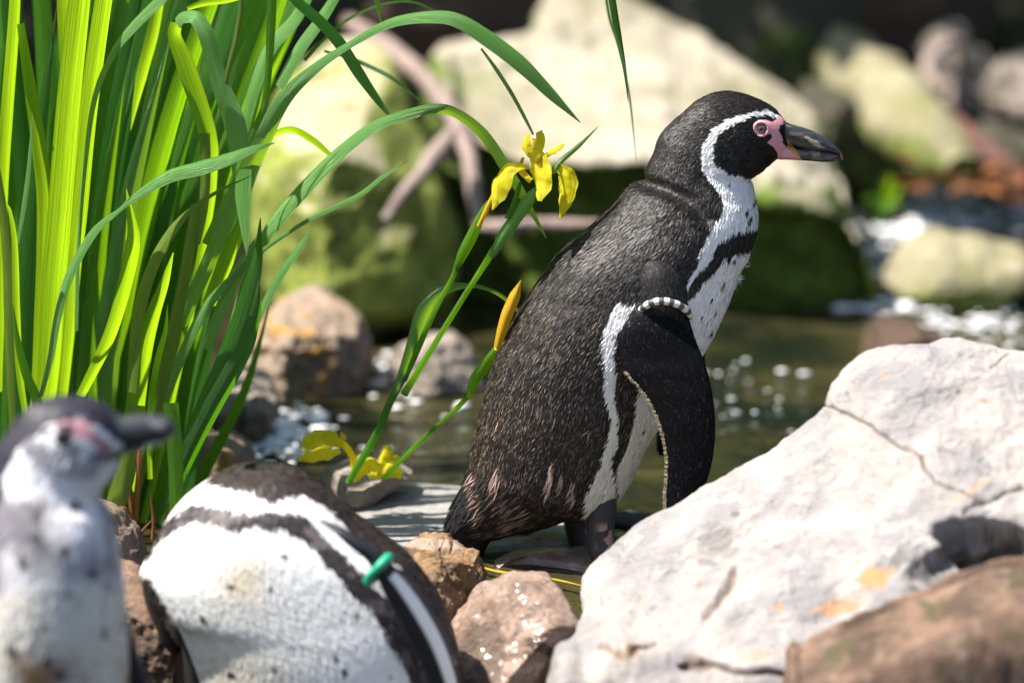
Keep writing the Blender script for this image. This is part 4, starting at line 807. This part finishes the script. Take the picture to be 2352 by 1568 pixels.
W1 = [(1786,264),(1766,258),(1738,258),(1702,265),(1664,279.5),(1643.5,293.5),(1628,314),(1618,334),(1613,357),(1615,388),(1628,411),(1646,431),(1659,452),(1660,477),(1654,497.6),(1636,518),(1626,541),(1618,566.5),(1603,610),(1585.5,638),(1568,675),
 (1573,681),(1582,663),(1600,634.6),(1617.6,610),(1635.4,595.5),(1639,578),(1653,553),(1682,531),(1710,524),(1735,517),(1760,520),(1760,420),(1722,408),(1684,400.7),(1661.4,388),(1643.5,372.6),(1638.4,349.6),(1643.5,326.6),(1656,306),(1679,291),(1710,275.6),(1738,268),(1785,271)]
BEL = [(1560,690),(1587,684),(1607,663),(1625,638),(1649.6,613),(1667.5,588),(1696,577.7),(1721,574),(1745,560),(1760,700),(1650,850),(1560,1000),(1480,1100),(1430,1184),(1348,1188),(1345.6,1162),(1348.8,1133.8),(1364,1102.5),(1383,1065),(1386,1040),(1398.8,1012),(1405,971),(1402,937),(1389.4,899),(1392.5,859),(1393,866),(1389.6,827),(1386,788),(1389.6,752),(1404,724),(1418,695),(1457,690),(1500,700)]
BND = [(1457,700),(1446.6,727),(1429,748.6),(1418,777),(1416,816),(1417.5,852.5),(1417.5,890),(1414.4,921),(1423.8,952.5),(1423.8,983.8),(1420.6,1015),(1408,1046),(1409.7,1077.5),(1416,1108.8),(1419,1142),(1423,1134),(1417.5,1102),(1420.6,1068),(1439,1033.8),(1452,999),(1458,971),(1467.5,943),(1464,921),(1470.6,899),(1500,840),(1550,770),(1575,705),(1540,680)]
CUF = [(1335,1184),(1360,1190),(1385,1200),(1425,1182),(1430,1215),(1335,1215)]
PK = [(1786,263),(1802,273),(1803,286),(1791.5,288),(1789,301),(1794,310),(1799,322),(1796.6,326.7),(1809,342),(1827,357),(1842.6,367),(1786,369),(1786,352),(1776,337),(1762,328),(1773.7,316.5),(1771,307.5),(1750.7,311),(1738,309),(1730.8,298.6),(1731.6,285.8),(1743,275.6),(1761,275.6),(1773.7,280.7),(1785,273)]
OR = [(1791.5,309),(1807,321.6),(1819.6,334),(1830,347),(1839,362),(1832,362),(1827,357),(1809,342),(1796.6,326.7)]
SPOTS = [(1637,758,3,7),(1646,715,2.5,6),(1664,650,3,8),(1639,680,3,5),(1614,724,3,8),(1626,736,3,7),(1482,985,3,8),(1472,1010,2,4),(1731,462,3,9),(1722,500,4,12),(1716,482,3,10),(1735,560,3,12),(1675,420,2,4),(1655,470,4,8),(1648,500,5,6),(1705,566,5,9),(1690,590,4,6),(1678,590,4,9)]
def colA(P, jit=3.0):
    q = Qsym(P, 0.0); lay = [(W1, WHT), (BEL, WHT), (BND, BLK), (CUF, BLK)] 
    c = paint(q, lay, DRK, jit, P, [(oval(a, b, c, d, .3), DRK) for a, b, c, d in SPOTS])
    # warmer, browner lower body and cream flank
    t = smooth(q[..., 1], 800, 1000)[..., None]; lum = c.mean(-1, keepdims=True)
    c = np.where(lum > .3, c*(1-.55*t)+np.array(CRM)*.55*t, c*(1-t)+np.array(DBR)*t*(1+.3*fbm(P*20, 3, 8)[..., None]))
    c[inpoly(q, PK)] = PNK; return c
def tipA(p, c, rng):
    lum = c.mean(-1, keepdims=True); q = Qsym(p, 0.0); r = rng.uniform(0, 1, len(p))[:, None]; r = np.where(r > .70, (r-.70)/.30, 0)*1.25
    t = smooth(q[:, 1], 560, 760)[:, None]
    tip = np.where(lum < .3, c*1.1+r*(np.array((.085, .066, .056))*(1-t)+np.array((.22, .165, .12))*t), c*rng.uniform(.8, 1.08, len(p))[:, None])
    return np.clip(tip, 0, .9)
pg = thing('penguin', V(1370, 1283, -.03), 'black and white penguin standing upright in side view, white and grey band on its flipper', 'penguin', 'penguins')
PA = loft(MAIN, MW, 0.0, 600, 288)
nA = gnormals(PA, True)
# soft feather clumps on the skin surface itself
cA = PA.mean(1, keepdims=True); sg = np.sign(((PA-cA)*nA).sum(-1).mean()); nA = nA*sg
qA = Qsym(PA, 0.0)
PA = PA + nA*(.0012*fbm(PA*35, 3, 12))[..., None]
crease = segdist(qA, [(1470,412),(1530,432),(1590,462),(1625,500)]); PA = PA - nA*(.006*smooth(-crease, -26, 0))[..., None]
shoulder = np.exp(-(((qA[..., 0]-1530)/70)**2+((qA[..., 1]-610)/90)**2)); PA = PA + nA*(.006*shoulder)[..., None]
body = Acc(); body.add(PA, loft_faces(*PA.shape[:2]), colA(PA, 2.5))
FL = [((1452,590),(1556,575)),((1458,630),(1570,615)),((1466,668),(1577,662)),((1468,700),(1580,706)),((1450,727),(1583,732)),((1431,752),(1592,764)),((1422,784),(1601,790)),((1424,820),(1612,817)),((1433,848),(1624,850)),((1450,871),(1631,880)),((1474,899),(1637,912)),((1493,927),(1641,946)),((1508,962),(1642.5,985)),((1520,999),(1640,1025)),((1528,1046),(1634,1065)),((1528,1093),(1622,1105)),((1525,1140),(1600,1142)),((1526,1175),(1575,1172)),((1534,1196),(1553,1192))]
FY = [-.062,-.080,-.094,-.103,-.108,-.114,-.119,-.124,-.129,-.133,-.137,-.141,-.145,-.149,-.153,-.157,-.161,-.165,-.168]
FW = [.036,.030,.022,.014,.012,.012,.011,.010,.010,.009,.009,.008,.008,.007,.007,.006,.005,.004,.002]
PF = loft(FL, FW, 0, 260, 96, 1.9, FY)
FBK = np.array((.0058, .0058, .0066))
def colF(P): t = smooth(Q(P)[..., 1], 690, 735)[..., None]; return np.array(DRK)*(1-t)+FBK*t
body.add(PF, loft_faces(*PF.shape[:2]), colF(PF))
PF2 = PF.copy(); PF2[..., 1] = -PF2[..., 1]
body.add(PF2, [x[::-1] for x in loft_faces(*PF2.shape[:2])], colF(PF))
# legs and webbed feet
def leg_col(P, dark):
    n = fbm(P*60, 3, 5); q = Q(P); c = np.empty((*P.shape[:-1], 3)); c[:] = (.035, .028, .027)
    f = (smooth(q[..., 0], 1362, 1384)*smooth(-q[..., 0], -1412, -1400)*smooth(q[..., 1], 1196, 1212))[..., None]*(n > -.22)[..., None]
    return c if dark else c*(1-f)+np.array((.36, .22, .19))*f
PL = loft([((1338,1120),(1420,1120)),((1342,1165),(1416,1168)),((1343,1190),(1413,1196)),((1345,1218),(1412,1222)),((1348,1245),(1414,1241)),((1351,1268),(1420,1257)),((1358,1286),(1418,1272))], [.040,.030,.023,.020,.018,.018,.012], -.05, 70, 48, ys=[-.02,-.04,-.05,-.055,-.06,-.065,-.07])
PL = displace(PL, -gnormals(PL, True), .0012, 70, 5); body.add(PL, loft_faces(70, 48), leg_col(PL, False), 1)
PR = loft([((1290,1120),(1360,1120)),((1292,1170),(1345,1165)),((1294,1200),(1342,1200)),((1302,1232),(1346,1230)),((1308,1255),(1352,1250)),((1316,1266),(1350,1260))], [.038,.026,.020,.018,.017,.010], .05, 60, 48)
body.add(PR, loft_faces(60, 48), leg_col(PR, True), 1)
def foot(x0, y0, z0, dirx, diry, s=1):
    b = np.array([x0, y0, z0]); D = np.array([dirx, diry, 0.]); D /= np.linalg.norm(D); Sd = np.array([-D[1], D[0], 0])
    tips = []
    for a, ln in ((-.42, .085), (0, .10), (.42, .085)):
        d = D*math.cos(a)+Sd*math.sin(a)
        P, f = tube([b-d*.015+(0, 0, .012), b+d*.02+(0, 0, .014), b+d*ln*.55+(0, 0, .010), b+d*ln*.85+(0, 0, .008), b+d*ln+(0, 0, .004)], [.009, .010, .0085, .0075, .004], 12, 30, .001)
        body.add(P, f, (.03, .03, .034), 1)
        P, f = tube([b+d*(ln-.004)+(0, 0, .007), b+d*(ln+.008)+(0, 0, .006), b+d*(ln+.018)+(0, 0, .0)], [.004, .003, .0006], 8, 10); body.add(P, f, (.012, .01, .01), 2)
        tips.append(b+d*ln*.9+(0, 0, .006))
    k = 9; base = [b+(0, 0, .012)]*3; G_ = []
    for t0, t1 in ((0, 1), (1, 2)):
        A = np.array([[b*(1-r)+(tips[t0]*(1-s_)+tips[t1]*s_)*r - D*.012*r*math.sin(math.pi*s_) + np.array([0, 0, .010*(1-r)+.0015]) for s_ in np.linspace(0, 1, k)] for r in np.linspace(0, 1, k)])
        body.add(A, gridfaces(k, k).tolist(), (.028, .028, .032), 1)
pL, pR = V(1388, 1280, -.065), V(1335, 1262, .05)
foot(pL[0], pL[1], .0, 1, -.05); foot(pR[0]+.02, pR[1]+.02, .004, 1, .42)
bo = body.build('body', [M['feather'], M['skin'], M['horn']], pg)
def inPK(p):
    q = Qsym(p, 0.); r_ = np.zeros(len(q), bool)
    for dx, dy in ((0, 0), (-5, 0), (5, 0), (0, 5), (0, -5), (4, -4), (4, 4)): r_ |= inpoly(q+np.array([dx, dy]), PK)
    return r_
notpink = lambda p: ~(inPK(p) | inpoly(Qsym(p, 0.), oval(1748, 296, 19, 17)))
hd = lambda p: smooth(-Qsym(p, 0.)[:, 1], -520, -400)
fp = []
side = lambda P: np.where(P[..., 1] < .02, 1.0, .35)*(1+1.3*smooth(-Qsym(P, 0.)[..., 1], -520, -400))
fp.append(feathers(PA, 130000, lambda p: .0100-.0052*hd(p), lambda p: .0016-.0006*hd(p), lambda p: colA(p, 2.4), .0016, .16, notpink, tipf=tipA, w_side=side))
# long tail and rump feathers
def tail_keep(p):
    q = Qsym(p, 0.); return (q[:, 1] > 1075+50*vnoise(p*25)) & (q[:, 0] < 1150+.75*(q[:, 1]-1075)+14*vnoise(p*60))
def tail_col(p):
    c = np.empty((len(p), 3)); c[:] = (.018, .014, .012); q = Qsym(p, 0.)
    s = fbm(np.stack([q[:, 0]/16-q[:, 1]/60, q[:, 1]/90, q[:, 0]*0], -1), 3, 5)
    c[s > .20] = (.22, .15, .125); c[(s > .04) & (s <= .17)] = (.075, .048, .036)
    c[(q[:, 0] < 1085+.3*(q[:, 1]-1150)) | (q[:, 1] > 1228)] = (.011, .010, .012); return c
fp.append(feathers(PA, 26000, lambda p: .026+0*p[:, 0], lambda p: .0030+0*p[:, 0], tail_col, .0035, .16, tail_keep, seed=5))
tuft = lambda cu, cv, ru, rv: (lambda p: (((Qsym(p, 0.)[:, 0]-cu)/ru)**2+((Qsym(p, 0.)[:, 1]-cv)/rv)**2 < 1) & (p[:, 1] < 0))
for k, (cu, cv, ru, rv) in enumerate(((1268,1080,3,26),(1262,1112,4,26),(1318,1125,4,28),(1290,1105,3,20),(1146,965,2,6),(1353,985,3,7))):
    fp.append(feathers(PA, 60000, lambda p: .018+0*p[:, 0], lambda p: .0028+0*p[:, 0], lambda p: np.tile((.30, .21, .17), (len(p), 1)), .004, .12, tuft(cu, cv, ru, rv), seed=20+k))
fp.append(feathers(PF, 20000, lambda p: .0050+0*p[:, 0], lambda p: .0013+0*p[:, 0], lambda p: colF(p), .0003, .10, None, dirsign=1, tipf=lambda p, c, r: c+(r.uniform(0, 1, len(p))[:, None] > .95)*.010+(Q(p)[:, 1:2] < 700)*(r.uniform(0, 1, len(p))[:, None] > .7)*.05, seed=7))
# pale serrated rear edge of the flipper
rng = np.random.default_rng(5); E = catmull(np.array([V(u, v, y) for ((u, v), _), y in zip(FL[8:-1], FY[8:-1])]), 300)
E = E + rng.normal(0, .0006, E.shape); vv = []
for k in range(299):
    d = E[min(k+3, 299)]-E[k]; d /= np.linalg.norm(d)+1e-9; o = np.array([-1, 0, 0])*.4+d
    for s in (0, 1):
        p = E[k]+np.array([.0005+.002*s, -.001-.002*s, 0]); vv += [p, p+o*.003+(0, -.001, 0), p+o*.0048*rng.uniform(.6, 1.2)+(-.0004*(1-s), 0, 0), p+o*.003+(.0009, -.001, 0)]
vv = np.array(vv); cc = np.tile((.30, .25, .165), (len(vv), 1)); cc[2::8] *= .15; cc[4::16] *= .2
fp.append((vv, np.arange(len(vv)).reshape(-1, 4), cc))
# loose down on the belly
vv = []
for cu, cv in ((1693,640),(1711,598),(1688,648),(1697,636)):
    for _ in range(14):
        p = V(cu-3+rng.normal(0, 3), cv+rng.normal(0, 6), -.01); d = np.array([rng.uniform(.3, 1), rng.normal(0, .4), rng.normal(-.1, .6)]); d /= np.linalg.norm(d); L = rng.uniform(.004, .012)
        s = np.array([-d[2], 0, d[0]])*.0005; vv += [p, p+d*L*.5+s, p+d*L, p+d*L*.5-s]
vv = np.array(vv); fp.append((vv, np.arange(len(vv)).reshape(-1, 4), np.tile(WHT, (len(vv), 1))))
plumage(pg, fp)
# beak
def beak_col(P, dk=(.022, .024, .027)):
    q = Qsym(P, 0.); n = fbm(P*np.array([50, 90, 190.]), 4, 3); c = np.empty((*P.shape[:-1], 3)); c[:] = dk
    c = c*(1-smooth(n, .05, .5)[..., None]) + np.array((.10, .085, .065))*smooth(n, .05, .5)[..., None]
    c[inpoly(q+14*n[..., None], [(1852,321),(1862,319),(1880,328),(1897,342),(1880,339),(1864,330)])] = (.36, .29, .23)
    c[inpoly(q+14*n[..., None], [(1866,352),(1884,350),(1886,362),(1870,366)])] = (.20, .15, .11)
    c[q[..., 0] > 1930] = (.30, .14, .10)
    c[inpoly(q+2*n[..., None], OR)] = ORA; c[inpoly(q, PK)] = PNK; return c
UP = loft([((1793,276),(1786,322)),((1806,281),(1800,328)),((1818,286),(1815,334)),((1842,292),(1839,341)),((1866,301),(1864,345)),((1893,315),(1893,348)),((1913,329),(1914,351)),((1927,343),(1926,355)),((1934,355),(1930,361)),((1937,367),(1934,369))], [.018,.0165,.015,.0130,.0118,.0100,.0080,.0055,.0032,.001], 0, 150, 60, 2.2)
LO = loft([((1786,326),(1790,366)),((1802,326),(1806,366)),((1817,332),(1824,367)),((1840,339),(1845,368)),((1866,342),(1869,370)),((1893,345),(1890,372)),((1914,349),(1909,371)),((1924,354),(1921,368)),((1929,361),(1928,365))], [.018,.0160,.0140,.0120,.0105,.0088,.0066,.004,.001], 0, 140, 60, 2.2)
bk = Acc(); bk.add(UP, loft_faces(150, 60), beak_col(UP)); bk.build('beak', [M['horn']], pg)
bk = Acc(); bk.add(LO, loft_faces(140, 60), beak_col(LO, (.03, .028, .026))); bk.build('lower_beak', [M['horn']], pg)
def ico(c, r, n=24, m=32):
    ph = np.linspace(0.001, math.pi-.001, n); th = np.linspace(0, 2*math.pi, m, endpoint=False)
    P = np.array(c)+np.stack([r[0]*np.sin(ph)[:, None]*np.cos(th), r[1]*np.cos(ph)[:, None]+0*th, r[2]*np.sin(ph)[:, None]*np.sin(th)], -1)
    return P.reshape(-1, 3), loft_faces(n, m)
def ring(c, R, r, axis='y', ry=1.0, n=48, m=12):
    a = np.linspace(0, 2*math.pi, n, endpoint=False); b = np.linspace(0, 2*math.pi, m, endpoint=False)
    P = np.stack([(R+r*np.cos(b))[None]*np.cos(a)[:, None], r*np.sin(b)[None]+0*a[:, None], ry*(R+r*np.cos(b))[None]*np.sin(a)[:, None]], -1)+np.array(c)
    f = gridfaces(n, m, True); f2 = np.stack([np.full(m, n-1)*m+np.arange(m), np.full(m, n-1)*m+(np.arange(m)+1) % m, (np.arange(m)+1) % m, np.arange(m)], -1)
    return P.reshape(-1, 3), np.concatenate([f, f2])
ec = V(1748, 296, 0.); dd = np.hypot(PA[..., 0]-ec[0], PA[..., 2]-ec[2]) + (PA[..., 1] > 0)*9
ey = PA[np.unravel_index(dd.argmin(), dd.shape)][1]
ec = V(1748, 296, ey)
for sgn in (1, -1):
    c = np.array([ec[0], ey*sgn, ec[2]]); P, f = ico(c+(0, .0032*sgn, 0), (.0080, .0062, .0078)); e = mk('eye', P, f, M['eye'], pg)
    P, f = ico(c+(0, -.0024*sgn, 0), (.0026, .0009, .0026)); mk('pupil', P, f, M['pupil'], e)
    P, f = ring(c+(0, -.0008*sgn, 0), .0092, .0020); mk('eyelid', P, f, M['skin'], pg, col=np.tile(PNK, (len(P), 1)))
# coloured bead band round the flipper
bp = [(1470,716,-.098),(1477,707.7,-.112),(1493,697,-.121),(1514,691.6,-.124),(1536,693,-.124),(1557,700,-.122),(1575,711,-.114),(1583,723,-.104),(1578,727,-.092),(1540,712,-.086),(1500,708,-.086),(1474,716,-.09)]
C = np.array([V(*p) for p in bp]); Cc = catmull(np.concatenate([C, C[:1]]), 241)
P, f = tube(C.tolist()+[C[0].tolist()], [.002]*13, 10, 80); band = mk('wing_band', P, f, M['bead_grey'], pg)
k = 0
for i in range(0, 230, 10):
    mt = 'bead_orange' if i in (140, 150) else ('bead_white' if k % 2 else 'bead_grey')
    seg = Cc[i:i+11]; P, f = tube(seg.tolist(), [.0047, .0048, .0048, .0047], 16, 10); mk('bead', P, f, M[mt], band); k += 1

# ---- the bent penguin, nearer and slightly out of focus
YB = -.41
pb = thing('penguin', np.array([*V(780, 1568, YB)[:2], -.02]), 'bent over penguin, white spotted belly towards us, green ring on its flipper', 'penguin', 'penguins')
BST = [((560,1072),(620,1069)),((510,1088),(676,1082)),((470,1112),(722,1108)),((425,1146),(775,1146)),((388,1190),(822,1190)),((360,1240),(880,1233)),((338,1280),(935,1275)),((326,1320),(978,1325)),((352,1385),(1014,1378)),((400,1420),(1037,1438)),((428,1470),(1055,1505)),((462,1560),(1068,1568)),((500,1650),(1074,1650)),((560,1740),(1050,1740)),((640,1790),(960,1790))]
BW = [.02,.05,.07,.088,.1,.108,.112,.115,.117,.118,.118,.115,.108,.09,.05]
PB = loft(BST, BW, YB, 300, 220)
B_DK = [(300,1000),(476,1111),(489,1111),(544,1120),(580,1129),(607,1147),(634,1152),(652,1141),(693,1138),(734,1156),(779,1193),(816,1229),(843,1262),(897,1290),(933,1324),(974,1383),(1010,1446),(1042,1510),(1060,1600),(1200,1600),(1100,1300),(700,1000)]
B_BD = [(330,1262),(358,1225),(385,1193),(421,1166),(453,1152),(498,1156.5),(557,1175),(602,1170),(643,1170),(693,1175),(734,1220),(779,1265),(825,1311),(861,1351),(905,1390),(951,1469),(1000,1568),(1010,1700),(960,1700),(942,1568),(933,1537),(888,1469),(852,1401),(793,1347),(743,1288),(707,1247),(652,1215),(589,1206),(530,1215),(498,1197),(453,1193),(399,1220),(362,1246),(345,1290)]
B_FL = [(300,1300),(330,1310),(352,1318),(362,1350),(375,1380),(392,1410),(360,1420),(320,1380)]
B_SP = [(650,1269,8,6),(526,1339,9,7),(619,1347,8,7),(464,1417,8,11),(528,1543,9,8),(632,1530,9,8),(770,1508,8,8),(788,1538,7,9),(895,1549,8,9),(387,1370,6,6),(560,1210,8,6),(528,1208,8,6),(745,1290,7,6),(817,1410,8,6),(700,1440,4,4),(590,1460,3,3)]
def colB(P, jit=5):
    q = Qsym(P, YB); c = paint(q, [(B_DK, (.022, .016, .0155)), (B_BD, (.034, .028, .032)), (B_FL, (.02, .016, .015))], WHT, jit, P, [(oval(*s_), (.035, .022, .018)) for s_ in B_SP])
    bdark = (c[..., 2] > .031) & (c[..., 2] < .033); n = fbm(P*45, 3, 17)
    c[bdark & (n > .18)] = (.12, .10, .10)
    f = (np.exp(-(((q[..., 0]-555)/55)**2+((q[..., 1]-1310)/70)**2))*.9 + .8*smooth(q[..., 1], 1400, 1600)*np.exp(-((q[..., 0]-520)/110)**2))*(.6+.8*fbm(P*22, 3, 2))
    lum = c.mean(-1, keepdims=True); return np.where(lum > .4, c*(1-np.clip(f, 0, .75)[..., None])+np.array((.62, .50, .30))*np.clip(f, 0, .75)[..., None], c)
ab = Acc(); ab.add(PB, [x[::-1] for x in loft_faces(*PB.shape[:2])], colB(PB, 4))
# head and neck hang down behind the belly on the left
HB = loft([((330,1300),(430,1300)),((328,1350),(420,1350)),((338,1390),(420,1400)),((356,1430),(425,1440)),((372,1475),(425,1480)),((385,1500),(415,1505))], [.045,.045,.042,.04,.03,.012], YB+.06, 60, 48)
qh = Q(HB); ch = np.empty((*HB.shape[:-1], 3)); ch[:] = (.018, .015, .014); ch[inpoly(qh, [(362,1400),(385,1395),(430,1460),(425,1500),(400,1470)])] = (.42, .33, .26)
ab.add(HB, [x[::-1] for x in loft_faces(60, 48)], ch)
FB = loft([((735,1196),(752,1198)),((768,1222),(795,1215)),((800,1252),(835,1240)),((838,1282),(868,1265)),((862,1318),(892,1292)),((882,1362),(930,1318)),((918,1430),(985,1390)),((955,1500),(1028,1470)),((985,1568),(1056,1560)),((1010,1640),(1062,1630)),((1030,1690),(1050,1685))], [.004,.009,.012,.012,.012,.012,.012,.011,.009,.006,.003], 0, 140, 40, ys=[YB-.105,YB-.118,YB-.122,YB-.122,YB-.122,YB-.12,YB-.118,YB-.112,YB-.105,YB-.09,YB-.08])
t = np.linspace(0, 1, 140)[:, None]; ang = np.cos(np.linspace(0, 2*math.pi, 40, endpoint=False))[None]
cf = np.empty((140, 40, 3)); cf[:] = (.014, .015, .02); cf[(ang > .05) & (t > .46)] = WHT
cf[(ang > .72) & (t > .42)] = (.03, .025, .022)
ab.add(FB, [x[::-1] for x in loft_faces(140, 40)], cf)
# legs
for (a, b, yy) in (((412,1440),(470,1440),YB+.03), ((700,1640),(780,1640),YB-.02)):
    du = 30
    PLb = loft([(a, b), ((a[0]+8, a[1]+70), (b[0]+4, b[1]+70)), ((a[0]+16, a[1]+150), (b[0]+10, b[1]+150)), ((a[0]+20, a[1]+190), (b[0]+14, b[1]+190))], [.03, .026, .022, .012], yy, 30, 30)
    ab.add(PLb, [x[::-1] for x in loft_faces(30, 30)], (.016, .014, .015), 1)
ab.build('body', [M['feather'], M['skin']], pb)
plumage(pb, [feathers(PB, 52000, lambda p: .010+0*p[:, 0], lambda p: .0022+0*p[:, 0], lambda p: colB(p, 4), .0009, .2, None, dirsign=1, tipf=lambda p, c, r: np.clip(c*r.uniform(.92, 1.04, len(p))[:, None]+(c.mean(-1, keepdims=True) < .3)*r.uniform(0, 1, len(p))[:, None]**3*np.array((.08, .058, .05)), 0, .85), seed=9)])
gp = [(845,1336,YB-.128),(858,1320,YB-.140),(874,1300,YB-.142),(890,1282,YB-.130),(894,1284,YB-.112),(874,1304,YB-.104),(852,1332,YB-.112)]
C = [V(*p).tolist() for p in gp]; P, f = tube(C+[C[0]], [.0058]*8, 14, 70, .003, 3); mk('wing_band', P, f, M['green_ring'], pb)

# ---- the nearest penguin, cut by the left edge
YC = -.80
pc = thing('penguin', np.array([*V(120, 1700, YC)[:2], -.02]), 'blurred young looking penguin cut by the left edge, grey chest and pink face, looking right', 'penguin', 'penguins')
CST = [((-40,2000),(180,2000)),((-110,1900),(250,1900)),((-140,1780),(290,1790)),((-150,1640),(297,1650)),((-145,1550),(295,1568)),((-130,1450),(292,1485)),((-105,1350),(288,1400)),((-75,1260),(277,1300)),((-50,1190),(262,1225)),((-35,1140),(246,1172)),((-28,1105),(228,1148)),((-22,1075),(232,1124)),((-12,1045),(252,1095)),((2,1014),(266,1072)),((27,980),(270,1060)),((59,944),(272,1050)),((91,925),(274,1045)),((136,912),(276,1042)),((190,914),(278,1038)),((226,925),(280,1036)),((254,942),(283,1033)),((276,957),(286,1028))]
CW = [.03,.07,.09,.1,.102,.102,.1,.095,.085,.072,.062,.055,.052,.051,.050,.048,.046,.042,.036,.028,.022,.014]
PC = loft(CST, CW, YC, 300, 200)
C_CR = [(-100,1500),(-60,1180),(10,1150),(16,1080),(30,1050),(54,1020),(80,1002),(106,992),(127,978),(150,962),(200,964),(240,985),(262,1012),(310,1012),(310,880),(200,880),(50,880),(-120,1000),(-300,1500)]
C_PK = [(124,988),(130,970),(158,962),(192,964),(218,976),(238,1000),(256,1020),(250,1042),(230,1036),(208,1014),(184,1000),(152,1004)]
C_CH = [(128,1070),(150,1056),(170,1020),(180,1000),(200,1000),(195,1030),(175,1050),(200,1060),(230,1058),(235,1080),(200,1095),(150,1090)]
C_SP = [(212,1315,11,10),(151,1360,15,9),(175,1370,10,8),(97,1428,10,11),(32,1495,12,13),(85,1170,16,22),(82,1232,18,20),(170,1160,16,14),(145,1255,12,14),(50,1280,14,16),(245,1340,8,9),(240,1445,8,9),(105,1510,14,12),(140,1540,14,16)]
def colC(P, jit=6):
    q = Qsym(P, YC); c = paint(q, [(C_CR, (.03, .028, .04)), (C_CH, (.34, .32, .35)), ([(205,1035),(262,1030),(290,1050),(240,1062),(205,1052)], (.16, .13, .15)), (oval(92,1030,38,24,.6), (.26,.25,.28)), (oval(150,1030,30,14,.3), (.34,.32,.35)), (oval(70,1040,16,12), (.2,.19,.22))], (.70, .69, .72), jit, P)
    n = fbm(P*14, 4, 3)
    g = smooth(q[..., 1], 1120, 1160)*smooth(-q[..., 1], -1360, -1290)*np.clip(.45+1.1*n+.55*smooth(-q[..., 0], -230, -40), 0, .92)
    g = np.maximum(g, .8*smooth(-q[..., 0], -30, 5)*smooth(q[..., 1], 1100, 1150)*smooth(-q[..., 1], -1420, -1330))
    lum = c.mean(-1, keepdims=True); c = np.where(lum > .3, c*(1-g[..., None])+np.array((.10, .09, .11))*g[..., None], c)
    b = smooth(q[..., 1], 1440, 1540)*np.clip(.5+1.5*fbm(P*20, 4, 6), 0, 1); c = c*(1-b[..., None])+np.array((.24, .14, .06))*b[..., None]
    e = .6*smooth(q[..., 1], 1310, 1380)[..., None]*(c.mean(-1, keepdims=True) > .4); c = c*(1-e)+np.array((.62, .56, .44))*e
    for s_ in C_SP: c[inpoly(q+3*n[..., None], oval(*s_))] = (.07, .06, .065)
    c[inpoly(q+5*n[..., None], C_PK)] = (.34, .17, .20); c[inpoly(q+2*n[..., None], oval(152, 985, 19, 13))] = (.05, .035, .045); return c
ac = Acc(); ac.add(PC, loft_faces(*PC.shape[:2]), colC(PC))
FC = loft([((-40,1230),(60,1230)),((-60,1330),(60,1340)),((-70,1450),(50,1460)),((-60,1560),(40,1570)),((-40,1660),(20,1665))], [.02,.014,.011,.009,.004], 0, 60, 30, ys=[YC-.09,YC-.115,YC-.125,YC-.13,YC-.13])
FC2 = loft([((200,1380),(285,1380)),((225,1440),(300,1440)),((250,1500),(318,1500)),((270,1580),(340,1570)),((285,1660),(330,1650))], [.02,.014,.011,.009,.004], YC+.09, 60, 30)
ac.add(FC2, loft_faces(60, 30), (.014, .014, .018))
ac.build('body', [M['feather']], pc)
plumage(pc, [feathers(PC, 16000, lambda p: .012+0*p[:, 0], lambda p: .0036+0*p[:, 0], lambda p: colC(p), .0009, .2, lambda p: ~inpoly(Qsym(p, YC), C_PK), tipf=lambda p, c, r: np.clip(c*r.uniform(.8, 1.15, len(p))[:, None], 0, .8), seed=13)])
UPc = loft([((262,948),(250,1010)),((281,955),(278,1022)),((317,952),(315,1024)),((355,951),(350,1018)),((385,957),(382,1009)),((400,972),(397,1000)),((405,985),(402,998)),((403,1004),(400,1006))], [.02,.018,.016,.014,.011,.008,.005,.001], YC, 80, 40)
LOc = loft([((255,1012),(245,1048)),((278,1016),(272,1044)),((315,1017),(315,1034)),((350,1010),(352,1020)),((378,1004),(376,1015)),((390,1002),(388,1008))], [.02,.017,.014,.011,.007,.001], YC, 60, 40)
q = Qplane(UPc, YC); c = np.empty((*UPc.shape[:-1], 3)); c[:] = (.03, .032, .036); c[inpoly(q, [(225,985),(262,985),(290,1030),(225,1050)])] = (.46, .20, .22); c[inpoly(q, [(345,960),(378,962),(382,985),(352,975)])] = (.16, .15, .16)
bk = Acc(); bk.add(UPc, loft_faces(80, 40), c); bk.build('beak', [M['horn']], pc)
q = Qplane(LOc, YC); c = np.empty((*LOc.shape[:-1], 3)); c[:] = (.05, .035, .035); c[inpoly(q, [(225,990),(275,1000),(270,1060),(225,1060)])] = (.28, .12, .13); c[inpoly(q, [(335,1000),(372,1000),(370,1022),(335,1022)])] = (.42, .40, .38)
bk = Acc(); bk.add(LOc, loft_faces(60, 40), c); bk.build('lower_beak', [M['horn']], pc)
ec = V(154, 984, YC); dd = np.hypot(PC[..., 0]-ec[0], PC[..., 2]-ec[2]) + (PC[..., 1] > YC)*9; ey = PC[np.unravel_index(dd.argmin(), dd.shape)][1]
for sgn in (1, -1):
    c = np.array([ec[0], YC+(ey-YC)*sgn, ec[2]]); P, f = ico(c+(0, .002*sgn, 0), (.0105, .007, .009)); e = mk('eye', P, f, M['pupil'], pc)

P, f, uv = ribbon([(1105,1272),(1150,1290),(1220,1318),(1290,1340),(1352,1356)], [3, 5, 5, 4, 1], (-.085, -.19), roll=70, n=30, m=3); P[:, 2] = .0 + .002*np.sin(P[:, 0]*30)
o = mk('grass_blade', P, f, M['petal_orange'], uv=uv); tag(o, 'dry amber grass blade floating on the small pool before the ledge', 'grass blade')
